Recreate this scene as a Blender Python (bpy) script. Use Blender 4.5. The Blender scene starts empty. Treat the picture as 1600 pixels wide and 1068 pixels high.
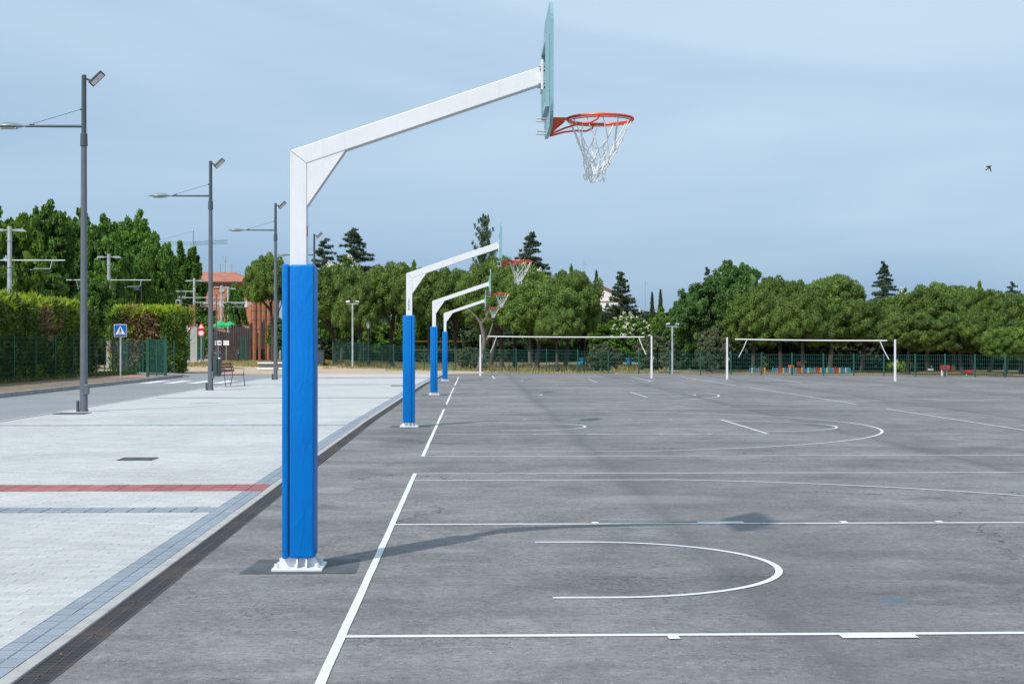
import bpy, bmesh, math, random
import numpy as np
from mathutils import Vector, Matrix

PI = math.pi
R = math.radians
random.seed(7)
rng = np.random.default_rng(11)
scene = bpy.context.scene
COL = scene.collection

# ------------------------------------------------------------------ camera
H, YAW, PITCH, FPX = 1.57, R(1.51), R(0.10), 2290.0
cd = bpy.data.cameras.new('camera')
cam = bpy.data.objects.new('camera', cd)
COL.objects.link(cam)
cam.location = (0, 0, H)
cam.rotation_euler = (R(90) + PITCH, 0, -YAW)
cd.sensor_width = 36
cd.lens = FPX * 36 / 1600
cd.clip_start = 0.1
cd.clip_end = 5000
scene.camera = cam

# ------------------------------------------------------------------ sky and sun
SUN_AZ, SUN_EL = math.atan2(-0.59, -0.81), R(47)      # azimuth clockwise from +Y
world = bpy.data.worlds.new('World')
scene.world = world
world.use_nodes = True
wn, wl = world.node_tree.nodes, world.node_tree.links
wn.clear()
wout = wn.new('ShaderNodeOutputWorld')
bg = wn.new('ShaderNodeBackground')
sky = wn.new('ShaderNodeTexSky')
sky.sky_type = 'NISHITA'
sky.sun_disc = False
sky.sun_elevation = SUN_EL
sky.sun_rotation = SUN_AZ
sky.altitude = 600
sky.air_density = 1.1
sky.dust_density = 1.8
sky.ozone_density = 1.6
tc = wn.new('ShaderNodeTexCoord')
mp = wn.new('ShaderNodeMapping')
mp.inputs['Scale'].default_value = (1.0, 1.0, 4.5)
mp.inputs['Rotation'].default_value = (0.12, 0.2, 0)
nz = wn.new('ShaderNodeTexNoise')
nz.inputs['Scale'].default_value = 1.6
nz.inputs['Detail'].default_value = 5
nz.inputs['Roughness'].default_value = 0.5
rp = wn.new('ShaderNodeValToRGB')
rp.color_ramp.elements[0].position = 0.36
rp.color_ramp.elements[0].color = (0.74, 0.74, 0.74, 1)
rp.color_ramp.elements[1].position = 0.72
rp.color_ramp.elements[1].color = (0.97, 0.97, 0.97, 1)
mx = wn.new('ShaderNodeMix')
mx.data_type = 'RGBA'
# thin high veil of cloud: paler higher up, bluer haze towards the horizon
sxyz = wn.new('ShaderNodeSeparateXYZ')
wl.new(tc.outputs['Generated'], sxyz.inputs[0])
nz2 = wn.new('ShaderNodeTexNoise')
nz2.inputs['Scale'].default_value = 1.2
nz2.inputs['Detail'].default_value = 4
nz2.inputs['Distortion'].default_value = 0.6
wl.new(mp.outputs['Vector'], nz2.inputs['Vector'])
ad = wn.new('ShaderNodeMath')
ad.operation = 'MULTIPLY_ADD'
ad.inputs[1].default_value = 0.55
wl.new(nz2.outputs['Fac'], ad.inputs[0])
wl.new(sxyz.outputs['Z'], ad.inputs[2])
vr = wn.new('ShaderNodeValToRGB')
vr.color_ramp.elements[0].position = 0.27
vr.color_ramp.elements[0].color = (0.222, 0.395, 0.63, 1)
vr.color_ramp.elements[1].position = 0.55
vr.color_ramp.elements[1].color = (0.585, 0.755, 0.91, 1)
wl.new(ad.outputs[0], vr.inputs['Fac'])
vm_ = wn.new('ShaderNodeVectorMath')
vm_.operation = 'SCALE'
vm_.inputs['Scale'].default_value = 8.4
wl.new(vr.outputs['Color'], vm_.inputs[0])
wl.new(vm_.outputs[0], mx.inputs['B'])
wl.new(tc.outputs['Generated'], mp.inputs['Vector'])
wl.new(mp.outputs['Vector'], nz.inputs['Vector'])
wl.new(nz.outputs['Fac'], rp.inputs['Fac'])
wl.new(rp.outputs['Color'], mx.inputs['Factor'])
wl.new(sky.outputs['Color'], mx.inputs['A'])
wl.new(mx.outputs['Result'], bg.inputs['Color'])
wl.new(bg.outputs['Background'], wout.inputs['Surface'])
bg.inputs['Strength'].default_value = 0.10

sd = bpy.data.lights.new('sun', 'SUN')
sun = bpy.data.objects.new('sun', sd)
COL.objects.link(sun)
sd.energy = 3.1
sd.angle = R(1.3)
sd.color = (1.0, 0.955, 0.89)
to_sun = Vector((math.sin(SUN_AZ) * math.cos(SUN_EL), math.cos(SUN_AZ) * math.cos(SUN_EL), math.sin(SUN_EL)))
sun.rotation_euler = to_sun.to_track_quat('Z', 'Y').to_euler()
sun.location = (-10, -10, 30)

vs = scene.view_settings
vs.view_transform = 'Standard'
vs.look = 'None'
vs.gamma = 1
vs.use_curve_mapping = False
vs.exposure = 0.25

# ------------------------------------------------------------------ placing helpers
Fv = Vector((math.sin(YAW) * math.cos(PITCH), math.cos(YAW) * math.cos(PITCH), math.sin(PITCH)))
Rv = Vector((math.cos(YAW), -math.sin(YAW), 0))
Uv = Rv.cross(Fv)

def ray(px, py):
    return Fv + Rv * ((px - 800) / FPX) + Uv * ((534 - py) / FPX)

def G(px, py):
    d = ray(px, py)
    t = -H / d.z
    return d.x * t, d.y * t

def P(px, py, Y):
    d = ray(px, py)
    t = Y / d.y
    return Vector((d.x * t, Y, H + d.z * t))

def X_at(px, Y):
    return P(px, 538, Y).x

def Z_at(py, Y):
    return P(740, py, Y).z

# ------------------------------------------------------------------ materials
def new_mat(name):
    m = bpy.data.materials.new(name)
    m.use_nodes = True
    nt = m.node_tree
    b = nt.nodes['Principled BSDF']
    return m, nt, b

def N(nt, typ, **kw):
    n = nt.nodes.new(typ)
    for k, v in kw.items():
        if k in n.inputs:
            n.inputs[k].default_value = v
        else:
            setattr(n, k, v)
    return n

def ramp(nt, fac, stops):
    r = nt.nodes.new('ShaderNodeValToRGB')
    el = r.color_ramp.elements
    while len(el) < len(stops):
        el.new(0.5)
    for e, (p, c) in zip(el, stops):
        e.position = p
        e.color = (*c, 1) if len(c) == 3 else (c[0], c[0], c[0], 1)
    nt.links.new(fac, r.inputs['Fac'])
    return r.outputs['Color']

def mixc(nt, fac, a, b, mode='MIX'):
    n = nt.nodes.new('ShaderNodeMix')
    n.data_type = 'RGBA'
    n.blend_type = mode
    for s, v in (('Factor', fac), ('A', a), ('B', b)):
        if isinstance(v, (int, float)):
            n.inputs[s].default_value = v
        elif isinstance(v, tuple):
            n.inputs[s].default_value = (*v, 1)
        else:
            nt.links.new(v, n.inputs[s])
    return n.outputs['Result']

def noise(nt, vec, scale, detail=4, rough=0.55, dist=0.0):
    n = N(nt, 'ShaderNodeTexNoise', Scale=scale, Detail=detail, Roughness=rough, Distortion=dist)
    if vec is not None:
        nt.links.new(vec, n.inputs['Vector'])
    return n.outputs['Fac']

def coords(nt, kind='Object'):
    if kind == 'Pos':
        return nt.nodes.new('ShaderNodeNewGeometry').outputs['Position']
    return nt.nodes.new('ShaderNodeTexCoord').outputs[kind]

def bump(nt, b, h, strength, dist=0.01):
    n = N(nt, 'ShaderNodeBump', Strength=strength, Distance=dist)
    nt.links.new(h, n.inputs['Height'])
    nt.links.new(n.outputs['Normal'], b.inputs['Normal'])

def simple(name, c, rough=0.5, var=0.12, scale=3.0, metal=0.0, bmp=0.0, bscale=60, spec=0.5, kind='Pos'):
    m, nt, b = new_mat(name)
    v = coords(nt, kind)
    f = noise(nt, v, scale)
    lo = tuple(x * (1 - var) for x in c)
    hi = tuple(min(1, x * (1 + var)) for x in c)
    col = ramp(nt, f, [(0.3, lo), (0.7, hi)])
    nt.links.new(col, b.inputs['Base Color'])
    b.inputs['Roughness'].default_value = rough
    b.inputs['Metallic'].default_value = metal
    b.inputs['Specular IOR Level'].default_value = spec
    if bmp:
        bump(nt, b, noise(nt, v, bscale), bmp)
    return m

M = {}
M['white'] = simple('white_paint', (0.745, 0.76, 0.79), 0.35, 0.03, 4)
_m = M['white']
_nt = _m.node_tree
_b = _nt.nodes['Principled BSDF']
_src = _b.inputs['Base Color'].links[0].from_socket
_v = coords(_nt, 'Pos')
_mp = N(_nt, 'ShaderNodeMapping')
_mp.inputs['Scale'].default_value = (14, 14, 1.2)
_nt.links.new(_v, _mp.inputs['Vector'])
_g = ramp(_nt, noise(_nt, _mp.outputs['Vector'], 1.0, 6, 0.7), [(0.52, (0.0,)), (0.75, (0.30,))])
_nt.links.new(mixc(_nt, _g, _src, (0.50, 0.49, 0.46)), _b.inputs['Base Color'])
M['joint'] = simple('paint_seam', (0.45, 0.46, 0.48), 0.6)
M['bolt'] = simple('bolt_white', (0.72, 0.73, 0.72), 0.45, 0.2, 40)
M['steel'] = simple('galvanised_steel', (0.48, 0.52, 0.54), 0.42, 0.12, 9, 0.6)
M['teal'] = simple('backboard_teal', (0.27, 0.48, 0.54), 0.28, 0.06, 2)
_m = M['teal']
_nt = _m.node_tree
_tr = _nt.nodes.new('ShaderNodeBsdfTransparent')
_tr.inputs['Color'].default_value = (0.80, 0.95, 0.96, 1)
_ms = _nt.nodes.new('ShaderNodeMixShader')
_ms.inputs[0].default_value = 0.22
_nt.links.new(_nt.nodes['Principled BSDF'].outputs[0], _ms.inputs[1])
_nt.links.new(_tr.outputs[0], _ms.inputs[2])
_nt.links.new(_ms.outputs[0], _nt.nodes['Material Output'].inputs['Surface'])
M['frame_teal'] = simple('backboard_frame', (0.27, 0.44, 0.49), 0.35, 0.08, 5)
M['red'] = simple('rim_red', (0.72, 0.075, 0.02), 0.38, 0.12, 8)
M['net'] = simple('net_cord', (0.84, 0.84, 0.82), 0.8, 0.08, 30)
M['lamp'] = simple('lamp_grey_paint', (0.115, 0.135, 0.155), 0.45, 0.10, 4)
M['lampdk'] = simple('lamp_dark_paint', (0.06, 0.085, 0.095), 0.45, 0.10, 4)
M['lamphead'] = simple('luminaire_shell', (0.20, 0.26, 0.28), 0.35, 0.10, 4)
M['lens'] = simple('led_lens', (0.62, 0.62, 0.62), 0.2, 0.1, 30)
M['pole'] = simple('galvanised_pole', (0.42, 0.46, 0.48), 0.5, 0.22, 2.5, 0.2)
M['concrete'] = simple('concrete', (0.40, 0.39, 0.38), 0.85, 0.15, 6, 0, 0.3, 80)
M['kerb'] = simple('kerb_concrete', (0.30, 0.30, 0.29), 0.85, 0.18, 3, 0, 0.3, 90)
M['kerb_light'] = simple('pale_kerb', (0.40, 0.395, 0.385), 0.85, 0.14, 5, 0, 0.3, 120)
M['green_metal'] = simple('green_fence_paint', (0.012, 0.095, 0.075), 0.45, 0.12, 5)
M['bin'] = simple('bin_plastic', (0.055, 0.075, 0.08), 0.5, 0.1, 5)
M['wood_red'] = simple('bench_slats', (0.27, 0.10, 0.065), 0.5, 0.2, 14)
M['dark'] = simple('dark_metal', (0.03, 0.033, 0.036), 0.5, 0.1, 5)
M['sign_blue'] = simple('sign_blue', (0.008, 0.11, 0.50), 0.35, 0.04, 5)
M['sign_white'] = simple('sign_white', (0.78, 0.79, 0.80), 0.35, 0.03, 5)
M['black'] = simple('black', (0.012, 0.012, 0.013), 0.5, 0.05, 5)
M['sign_red'] = simple('sign_red', (0.6, 0.03, 0.02), 0.35, 0.05, 5)
M['bark'] = simple('pine_bark', (0.075, 0.062, 0.055), 0.95, 0.35, 5, 0, 0.8, 14)
M['bark_grey'] = simple('grey_bark', (0.17, 0.15, 0.13), 0.95, 0.3, 4, 0, 0.8, 14)
M['plaster'] = simple('white_plaster', (0.78, 0.78, 0.76), 0.9, 0.05, 1)
M['rooftile'] = simple('roof_tile_brown', (0.26, 0.12, 0.08), 0.85, 0.25, 2)
M['shutter'] = simple('white_shutter', (0.7, 0.72, 0.72), 0.5, 0.05, 4)
M['glass'] = simple('window_glass', (0.06, 0.08, 0.10), 0.12, 0.2, 2)
M['brown_panel'] = simple('brown_panel', (0.045, 0.030, 0.028), 0.6, 0.2, 2)
M['panel_lilac'] = simple('grey_panel', (0.125, 0.115, 0.125), 0.6, 0.12, 2)
M['corten'] = simple('orange_cladding', (0.36, 0.14, 0.07), 0.7, 0.15, 1.5)
M['tent'] = simple('green_canvas', (0.02, 0.40, 0.14), 0.7, 0.08, 2)
M['crane'] = simple('crane_blue', (0.16, 0.30, 0.38), 0.5, 0.1, 1)
M['table_blue'] = simple('blue_table_paint', (0.01, 0.30, 0.62), 0.5, 0.08, 2)
M['yellow'] = simple('yellow_tape', (0.75, 0.43, 0.01), 0.6, 0.08, 2)
M['orange'] = simple('orange_plastic', (0.75, 0.13, 0.02), 0.5, 0.08, 2)
M['playred'] = simple('red_plastic', (0.42, 0.03, 0.03), 0.45, 0.08, 2)
M['board_wood'] = simple('hoarding_wood', (0.22, 0.125, 0.06), 0.8, 0.25, 3)
M['rust_plate'] = simple('rusty_cover', (0.10, 0.085, 0.075), 0.75, 0.35, 9, 0.2, 0.4, 60)
M['bird'] = simple('bird_feathers', (0.05, 0.05, 0.055), 0.8, 0.2, 20)
M['flower'] = simple('white_blossom', (0.62, 0.64, 0.50), 0.9, 0.15, 2)
M['drybrown'] = simple('dry_foliage', (0.23, 0.155, 0.075), 0.95, 0.3, 2)
M['fabric'] = simple('pink_shirt', (0.55, 0.42, 0.42), 0.9, 0.1, 5)
M['skin'] = simple('skin', (0.45, 0.25, 0.17), 0.7, 0.05, 5)
M['mast'] = simple('antenna_metal', (0.25, 0.28, 0.31), 0.5, 0.1, 2)

# blue vinyl padding with faint creases
def pad_mat():
    m, nt, b = new_mat('blue_vinyl_padding')
    v = coords(nt, 'Object')
    f = noise(nt, v, 1.6, 3)
    nt.links.new(ramp(nt, f, [(0.3, (0.0, 0.150, 0.50)), (0.75, (0.0, 0.182, 0.60))]), b.inputs['Base Color'])
    b.inputs['Roughness'].default_value = 0.42
    b.inputs['Specular IOR Level'].default_value = 0.16
    mpn = N(nt, 'ShaderNodeMapping')
    mpn.inputs['Scale'].default_value = (6, 6, 2.2)
    nt.links.new(v, mpn.inputs['Vector'])
    w = N(nt, 'ShaderNodeTexNoise', Scale=2.2, Detail=5, Roughness=0.55, Distortion=0.9)
    nt.links.new(mpn.outputs['Vector'], w.inputs['Vector'])
    bump(nt, b, w.outputs['Fac'], 0.45, 0.02)
    return m
M['pad'] = pad_mat()

def math_(nt, op, a, b=None, clamp=False):
    n = nt.nodes.new('ShaderNodeMath')
    n.operation = op
    n.use_clamp = clamp
    for i, v in enumerate((a, b)):
        if v is None:
            continue
        if isinstance(v, (int, float)):
            n.inputs[i].default_value = v
        else:
            nt.links.new(v, n.inputs[i])
    return n.outputs[0]

def asphalt_mat():
    m, nt, b = new_mat('worn_asphalt')
    v = coords(nt, 'Pos')
    big = noise(nt, v, 0.22, 5, 0.6, 0.4)
    mid = noise(nt, v, 1.3, 6, 0.65, 0.5)
    fine = noise(nt, v, 20, 7, 0.82)
    grain = N(nt, 'ShaderNodeTexVoronoi', Scale=85.0)
    nt.links.new(v, grain.inputs['Vector'])
    c0 = ramp(nt, big, [(0.28, (0.153, 0.145, 0.144)), (0.72, (0.245, 0.239, 0.238))])
    c1 = mixc(nt, 1.0, c0, ramp(nt, mid, [(0.28, (0.66,)), (0.5, (0.99,)), (0.74, (1.22,))]), 'MULTIPLY')
    c2 = mixc(nt, 1.0, c1, ramp(nt, fine, [(0.36, (0.48,)), (0.46, (0.92,)), (0.55, (1.05,)), (0.66, (1.40,))]), 'MULTIPLY')
    # pale dust blown into thin patches
    mpn = N(nt, 'ShaderNodeMapping')
    mpn.inputs['Scale'].default_value = (0.8, 1.3, 1)
    nt.links.new(v, mpn.inputs['Vector'])
    d1 = noise(nt, mpn.outputs['Vector'], 0.75, 8, 0.72, 0.7)
    dust = ramp(nt, d1, [(0.54, (0.0,)), (0.74, (0.42,))])
    c3 = mixc(nt, dust, c2, (0.38, 0.38, 0.385))
    d2 = noise(nt, mpn.outputs['Vector'], 3.4, 9, 0.8, 0.9)
    d3 = noise(nt, v, 0.45, 3)
    sc2 = math_(nt, 'MULTIPLY', ramp(nt, d2, [(0.57, (0.0,)), (0.68, (0.55,))]), ramp(nt, d3, [(0.48, (0.0,)), (0.62, (1.0,))]))
    c3 = mixc(nt, sc2, c3, (0.40, 0.395, 0.39))
    # pale stones and dark pits in the surface
    st = N(nt, 'ShaderNodeTexVoronoi', Scale=34.0)
    nt.links.new(v, st.inputs['Vector'])
    pk = math_(nt, 'MULTIPLY', math_(nt, 'LESS_THAN', st.outputs['Distance'], 0.16),
               math_(nt, 'GREATER_THAN', N(nt, 'ShaderNodeSeparateColor').outputs['Red'], 2))
    sc = N(nt, 'ShaderNodeSeparateColor')
    nt.links.new(st.outputs['Color'], sc.inputs['Color'])
    stone = math_(nt, 'MULTIPLY', math_(nt, 'LESS_THAN', st.outputs['Distance'], 0.21), math_(nt, 'GREATER_THAN', sc.outputs['Red'], 0.88))
    c4 = mixc(nt, math_(nt, 'MULTIPLY', stone, 0.55), c3, (0.50, 0.49, 0.46))
    pitn = noise(nt, v, 0.6, 3)
    pitz = ramp(nt, pitn, [(0.45, (0.0,)), (0.6, (1.0,))])
    pit = math_(nt, 'MULTIPLY', math_(nt, 'LESS_THAN', st.outputs['Distance'], 0.42), math_(nt, 'LESS_THAN', sc.outputs['Green'], 0.16))
    st2 = N(nt, 'ShaderNodeTexVoronoi', Scale=15.0)
    nt.links.new(v, st2.inputs['Vector'])
    sc3 = N(nt, 'ShaderNodeSeparateColor')
    nt.links.new(st2.outputs['Color'], sc3.inputs['Color'])
    scar = math_(nt, 'MULTIPLY', math_(nt, 'LESS_THAN', math_(nt, 'ADD', st2.outputs['Distance'], math_(nt, 'MULTIPLY', fine, 0.35)), 0.42), math_(nt, 'LESS_THAN', sc3.outputs['Blue'], 0.30))
    c4 = mixc(nt, math_(nt, 'MULTIPLY', scar, math_(nt, 'MULTIPLY', pitz, 0.55)), c4, (0.07, 0.066, 0.063))
    mott = noise(nt, v, 6.5, 5, 0.7)
    c4 = mixc(nt, 1.0, c4, ramp(nt, mott, [(0.38, (0.90,)), (0.62, (1.09,))]), 'MULTIPLY')
    c5 = mixc(nt, math_(nt, 'MULTIPLY', pit, math_(nt, 'MULTIPLY', pitz, 0.75)), c4, (0.07, 0.065, 0.062))
    # darker seams between paver lanes, 4.9 m apart
    sx = N(nt, 'ShaderNodeSeparateXYZ')
    nt.links.new(v, sx.inputs[0])
    wob = math_(nt, 'MULTIPLY', math_(nt, 'SUBTRACT', noise(nt, v, 0.5, 3), 0.5), 0.35)
    xx = math_(nt, 'ADD', sx.outputs['X'], wob)
    ph = math_(nt, 'ABSOLUTE', math_(nt, 'SUBTRACT', math_(nt, 'FLOORED_MODULO', math_(nt, 'ADD', xx, -1.72 + 2.45), 4.9), 2.45))
    pos_side = math_(nt, 'GREATER_THAN', sx.outputs['X'], 0.2)
    seam = N(nt, 'ShaderNodeMapRange')
    seam.inputs['From Min'].default_value = 0.04
    seam.inputs['From Max'].default_value = 0.20
    seam.inputs['To Min'].default_value = 1.0
    seam.inputs['To Max'].default_value = 0.0
    nt.links.new(ph, seam.inputs['Value'])
    sm = math_(nt, 'MULTIPLY', math_(nt, 'MULTIPLY', seam.outputs[0], pos_side), ramp(nt, noise(nt, v, 0.35, 3), [(0.35, (0.2,)), (0.65, (0.55,))]))
    saw = math_(nt, 'FLOORED_MODULO', math_(nt, 'ADD', xx, -1.72), 4.9)
    fd = N(nt, 'ShaderNodeMapRange')
    fd.inputs['From Min'].default_value = 0.0
    fd.inputs['From Max'].default_value = 1.5
    fd.inputs['To Min'].default_value = 0.42
    fd.inputs['To Max'].default_value = 0.0
    nt.links.new(saw, fd.inputs['Value'])
    c5 = mixc(nt, math_(nt, 'MULTIPLY', fd.outputs[0], pos_side), c5, (0.118, 0.114, 0.119))
    c6 = mixc(nt, sm, c5, (0.095, 0.092, 0.097))
    # thin cracks
    vc = N(nt, 'ShaderNodeTexVoronoi', Scale=0.16)
    vc.feature = 'DISTANCE_TO_EDGE'
    wv = mixc(nt, 0.3, v, N(nt, 'ShaderNodeTexNoise', Scale=1.5).outputs['Color'])
    nt.links.new(v, vc.inputs['Vector'])
    mps = N(nt, 'ShaderNodeMapping')
    mps.inputs['Scale'].default_value = (0.07, 0.9, 1)
    mps.inputs['Rotation'].default_value = (0, 0, 0.06)
    nt.links.new(v, mps.inputs['Vector'])
    stk = noise(nt, mps.outputs['Vector'], 1.0, 6, 0.7, 0.3)
    c6 = mixc(nt, 1.0, c6, ramp(nt, stk, [(0.32, (0.80,)), (0.5, (1.0,)), (0.66, (1.10,))]), 'MULTIPLY')
    dv = N(nt, 'ShaderNodeVectorMath', operation='ADD')
    dn = N(nt, 'ShaderNodeTexNoise', Scale=1.4, Detail=5.0, Roughness=0.6)
    nt.links.new(v, dn.inputs['Vector'])
    nt.links.new(v, dv.inputs[0])
    nt.links.new(dn.outputs['Color'], dv.inputs[1])
    vk = N(nt, 'ShaderNodeTexVoronoi', Scale=0.17)
    vk.feature = 'DISTANCE_TO_EDGE'
    nt.links.new(dv.outputs[0], vk.inputs['Vector'])
    ck = math_(nt, 'MULTIPLY', math_(nt, 'LESS_THAN', vk.outputs['Distance'], 0.0022), ramp(nt, noise(nt, v, 0.27, 2), [(0.46, (0.0,)), (0.56, (0.75,))]))
    c6 = mixc(nt, ck, c6, (0.045, 0.043, 0.042))
    crk = math_(nt, 'MULTIPLY', math_(nt, 'LESS_THAN', math_(nt, 'ADD', vc.outputs['Distance'], math_(nt, 'MULTIPLY', math_(nt, 'SUBTRACT', mid, 0.5), 0.25)), 0.0), 0.0)
    # blue paint spill
    def blob(cx, cy, rx, ry):
        dx = math_(nt, 'DIVIDE', math_(nt, 'SUBTRACT', sx.outputs['X'], cx), rx)
        dy = math_(nt, 'DIVIDE', math_(nt, 'SUBTRACT', sx.outputs['Y'], cy), ry)
        q = math_(nt, 'ADD', math_(nt, 'MULTIPLY', dx, dx), math_(nt, 'MULTIPLY', dy, dy))
        q = math_(nt, 'ADD', q, math_(nt, 'MULTIPLY', math_(nt, 'SUBTRACT', mid, 0.5), 1.8))
        r_ = N(nt, 'ShaderNodeMapRange')
        r_.inputs['From Min'].default_value = 1.0
        r_.inputs['From Max'].default_value = 0.3
        nt.links.new(q, r_.inputs['Value'])
        return r_.outputs[0]
    bx_, by_ = G(1395, 938)
    c7 = mixc(nt, math_(nt, 'MULTIPLY', blob(bx_, by_, 0.11, 0.13), 0.6), c6, (0.075, 0.145, 0.225))
    ox, oy = G(1560, 905)
    c8 = mixc(nt, math_(nt, 'MULTIPLY', blob(ox, oy, 0.35, 0.25), 0.5), c7, (0.08, 0.077, 0.074))
    # whitish traces left by dried water
    for (px, py, rx, ry, k) in ((520, 765, 0.25, 0.45, 0.3), (700, 860, 0.3, 0.12, 0.22), (1020, 780, 0.9, 0.5, 0.16), (1330, 705, 1.2, 0.9, 0.12), (880, 845, 0.35, 0.15, 0.2), (560, 690, 0.5, 0.5, 0.25)):
        ax, ay = G(px, py)
        c8 = mixc(nt, math_(nt, 'MULTIPLY', blob(ax, ay, rx, ry), k), c8, (0.42, 0.42, 0.42))
    nt.links.new(c8, b.inputs['Base Color'])
    b.inputs['Roughness'].default_value = 0.72
    b.inputs['Specular IOR Level'].default_value = 0.5
    hh = mixc(nt, 0.5, grain.outputs['Distance'], fine)
    bump(nt, b, hh, 0.8, 0.008)
    return m
M['asphalt'] = asphalt_mat()

def road_mat():
    m, nt, b = new_mat('road_asphalt')
    v = coords(nt, 'Pos')
    c = ramp(nt, noise(nt, v, 0.3, 6, 0.6, 0.3), [(0.3, (0.215, 0.23, 0.245)), (0.7, (0.275, 0.29, 0.305))])
    c = mixc(nt, 1.0, c, ramp(nt, noise(nt, v, 14, 4, 0.7), [(0.3, (0.84,)), (0.7, (1.15,))]), 'MULTIPLY')
    nt.links.new(c, b.inputs['Base Color'])
    b.inputs['Roughness'].default_value = 0.85
    return m
M['road'] = road_mat()

def paver_mat(name, c, var=0.09, dirt=0.25, brick=None):
    m, nt, b = new_mat(name)
    v = coords(nt, 'Pos')
    isl = nt.nodes.new('ShaderNodeNewGeometry').outputs['Random Per Island']
    inf = nt.nodes.new('ShaderNodeObjectInfo').outputs['Random']
    r0 = math_(nt, 'FRACT', math_(nt, 'ADD', isl, inf))
    lo = tuple(x * (1 - var) for x in c)
    hi = tuple(min(1, x * (1 + var)) for x in c)
    col = ramp(nt, r0, [(0.0, lo), (0.5, c), (1.0, hi)])
    if brick:
        br = N(nt, 'ShaderNodeTexBrick', Scale=1.0)
        br.inputs['Brick Width'].default_value = brick[0]
        br.inputs['Row Height'].default_value = brick[1]
        br.inputs['Mortar Size'].default_value = 0.0035
        br.inputs['Color1'].default_value = (*lo, 1)
        br.inputs['Color2'].default_value = (*hi, 1)
        br.inputs['Mortar'].default_value = (*tuple(x * 0.8 for x in c), 1)
        nt.links.new(v, br.inputs['Vector'])
        col = br.outputs['Color']
    col = mixc(nt, 1.0, col, ramp(nt, noise(nt, v, 0.4, 6, 0.6, 0.4), [(0.3, (1 - dirt * 0.5,)), (0.65, (1.04,))]), 'MULTIPLY')
    col = mixc(nt, 1.0, col, ramp(nt, noise(nt, v, 45, 4, 0.7), [(0.3, (0.9,)), (0.7, (1.08,))]), 'MULTIPLY')
    nt.links.new(col, b.inputs['Base Color'])
    b.inputs['Roughness'].default_value = 0.85
    bump(nt, b, noise(nt, v, 120, 3, 0.7), 0.25, 0.003)
    return m
PALE = (0.505, 0.515, 0.515)
M['paver'] = paver_mat('pale_paver', PALE, 0.085, 0.36)
M['paver_far'] = paver_mat('pale_paver_far', PALE, 0.05, 0.2, (0.2, 0.1))
M['paver_red'] = paver_mat('red_paver', (0.36, 0.125, 0.125), 0.16, 0.3)
M['paver_grey'] = paver_mat('blue_grey_paver', (0.26, 0.305, 0.355), 0.08, 0.3)
M['bed'] = simple('joint_sand', (0.30, 0.30, 0.29), 0.95, 0.3, 20)

def grate_mat():
    m, nt, b = new_mat('cast_iron_grate')
    v = coords(nt, 'Pos')
    rust = math_(nt, 'MULTIPLY', ramp(nt, noise(nt, v, 1.1, 5, 0.7), [(0.45, (0.0,)), (0.62, (1.0,))]), 0.7)
    c = mixc(nt, rust, (0.042, 0.042, 0.045), (0.095, 0.070, 0.055))
    c = mixc(nt, 1.0, c, ramp(nt, noise(nt, v, 40, 3, 0.7), [(0.3, (0.7,)), (0.7, (1.3,))]), 'MULTIPLY')
    nt.links.new(c, b.inputs['Base Color'])
    b.inputs['Roughness'].default_value = 0.6
    return m
M['grate'] = grate_mat()

def line_mat():
    m, nt, b = new_mat('court_line_paint')
    v = coords(nt, 'Pos')
    w = noise(nt, v, 35, 5, 0.75)
    big = noise(nt, v, 1.1, 4)
    wear = math_(nt, 'MULTIPLY', ramp(nt, w, [(0.60, (0.0,)), (0.72, (1.0,))]), ramp(nt, big, [(0.4, (0.1,)), (0.7, (0.8,))]))
    c = mixc(nt, wear, (0.72, 0.74, 0.755), (0.30, 0.30, 0.30))
    c = mixc(nt, 1.0, c, ramp(nt, noise(nt, v, 2.0, 4), [(0.3, (0.9,)), (0.7, (1.03,))]), 'MULTIPLY')
    nt.links.new(c, b.inputs['Base Color'])
    b.inputs['Roughness'].default_value = 0.7
    bump(nt, b, noise(nt, v, 90, 3), 0.3, 0.004)
    return m
M['line'] = line_mat()

def soil_mat(name, stops, scale=0.5):
    m, nt, b = new_mat(name)
    v = coords(nt, 'Pos')
    f = noise(nt, v, scale, 8, 0.7, 0.5)
    c = ramp(nt, f, stops)
    c = mixc(nt, 1.0, c, ramp(nt, noise(nt, v, 9, 4, 0.75), [(0.3, (0.72,)), (0.7, (1.25,))]), 'MULTIPLY')
    nt.links.new(c, b.inputs['Base Color'])
    b.inputs['Roughness'].default_value = 0.95
    bump(nt, b, noise(nt, v, 12, 5, 0.7), 0.8, 0.05)
    return m
M['soil'] = soil_mat('dry_soil', [(0.25, (0.10, 0.095, 0.04)), (0.42, (0.22, 0.17, 0.085)), (0.58, (0.33, 0.25, 0.14)), (0.75, (0.40, 0.33, 0.22))])
M['verge'] = soil_mat('brown_verge_soil', [(0.3, (0.15, 0.11, 0.08)), (0.7, (0.30, 0.225, 0.165))], 1.2)
M['sand'] = soil_mat('compacted_sand', [(0.3, (0.44, 0.34, 0.24)), (0.7, (0.58, 0.46, 0.34))], 0.6)
M['patch'] = simple('fresh_patch', (0.085, 0.098, 0.102), 0.8, 0.25, 5, 0, 0.5, 70)
M['brick_wall'] = simple('orange_brick', (0.45, 0.17, 0.095), 0.9, 0.08, 0.6)
M['tile_red'] = simple('terracotta_tile', (0.38, 0.15, 0.10), 0.9, 0.22, 0.8)

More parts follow.
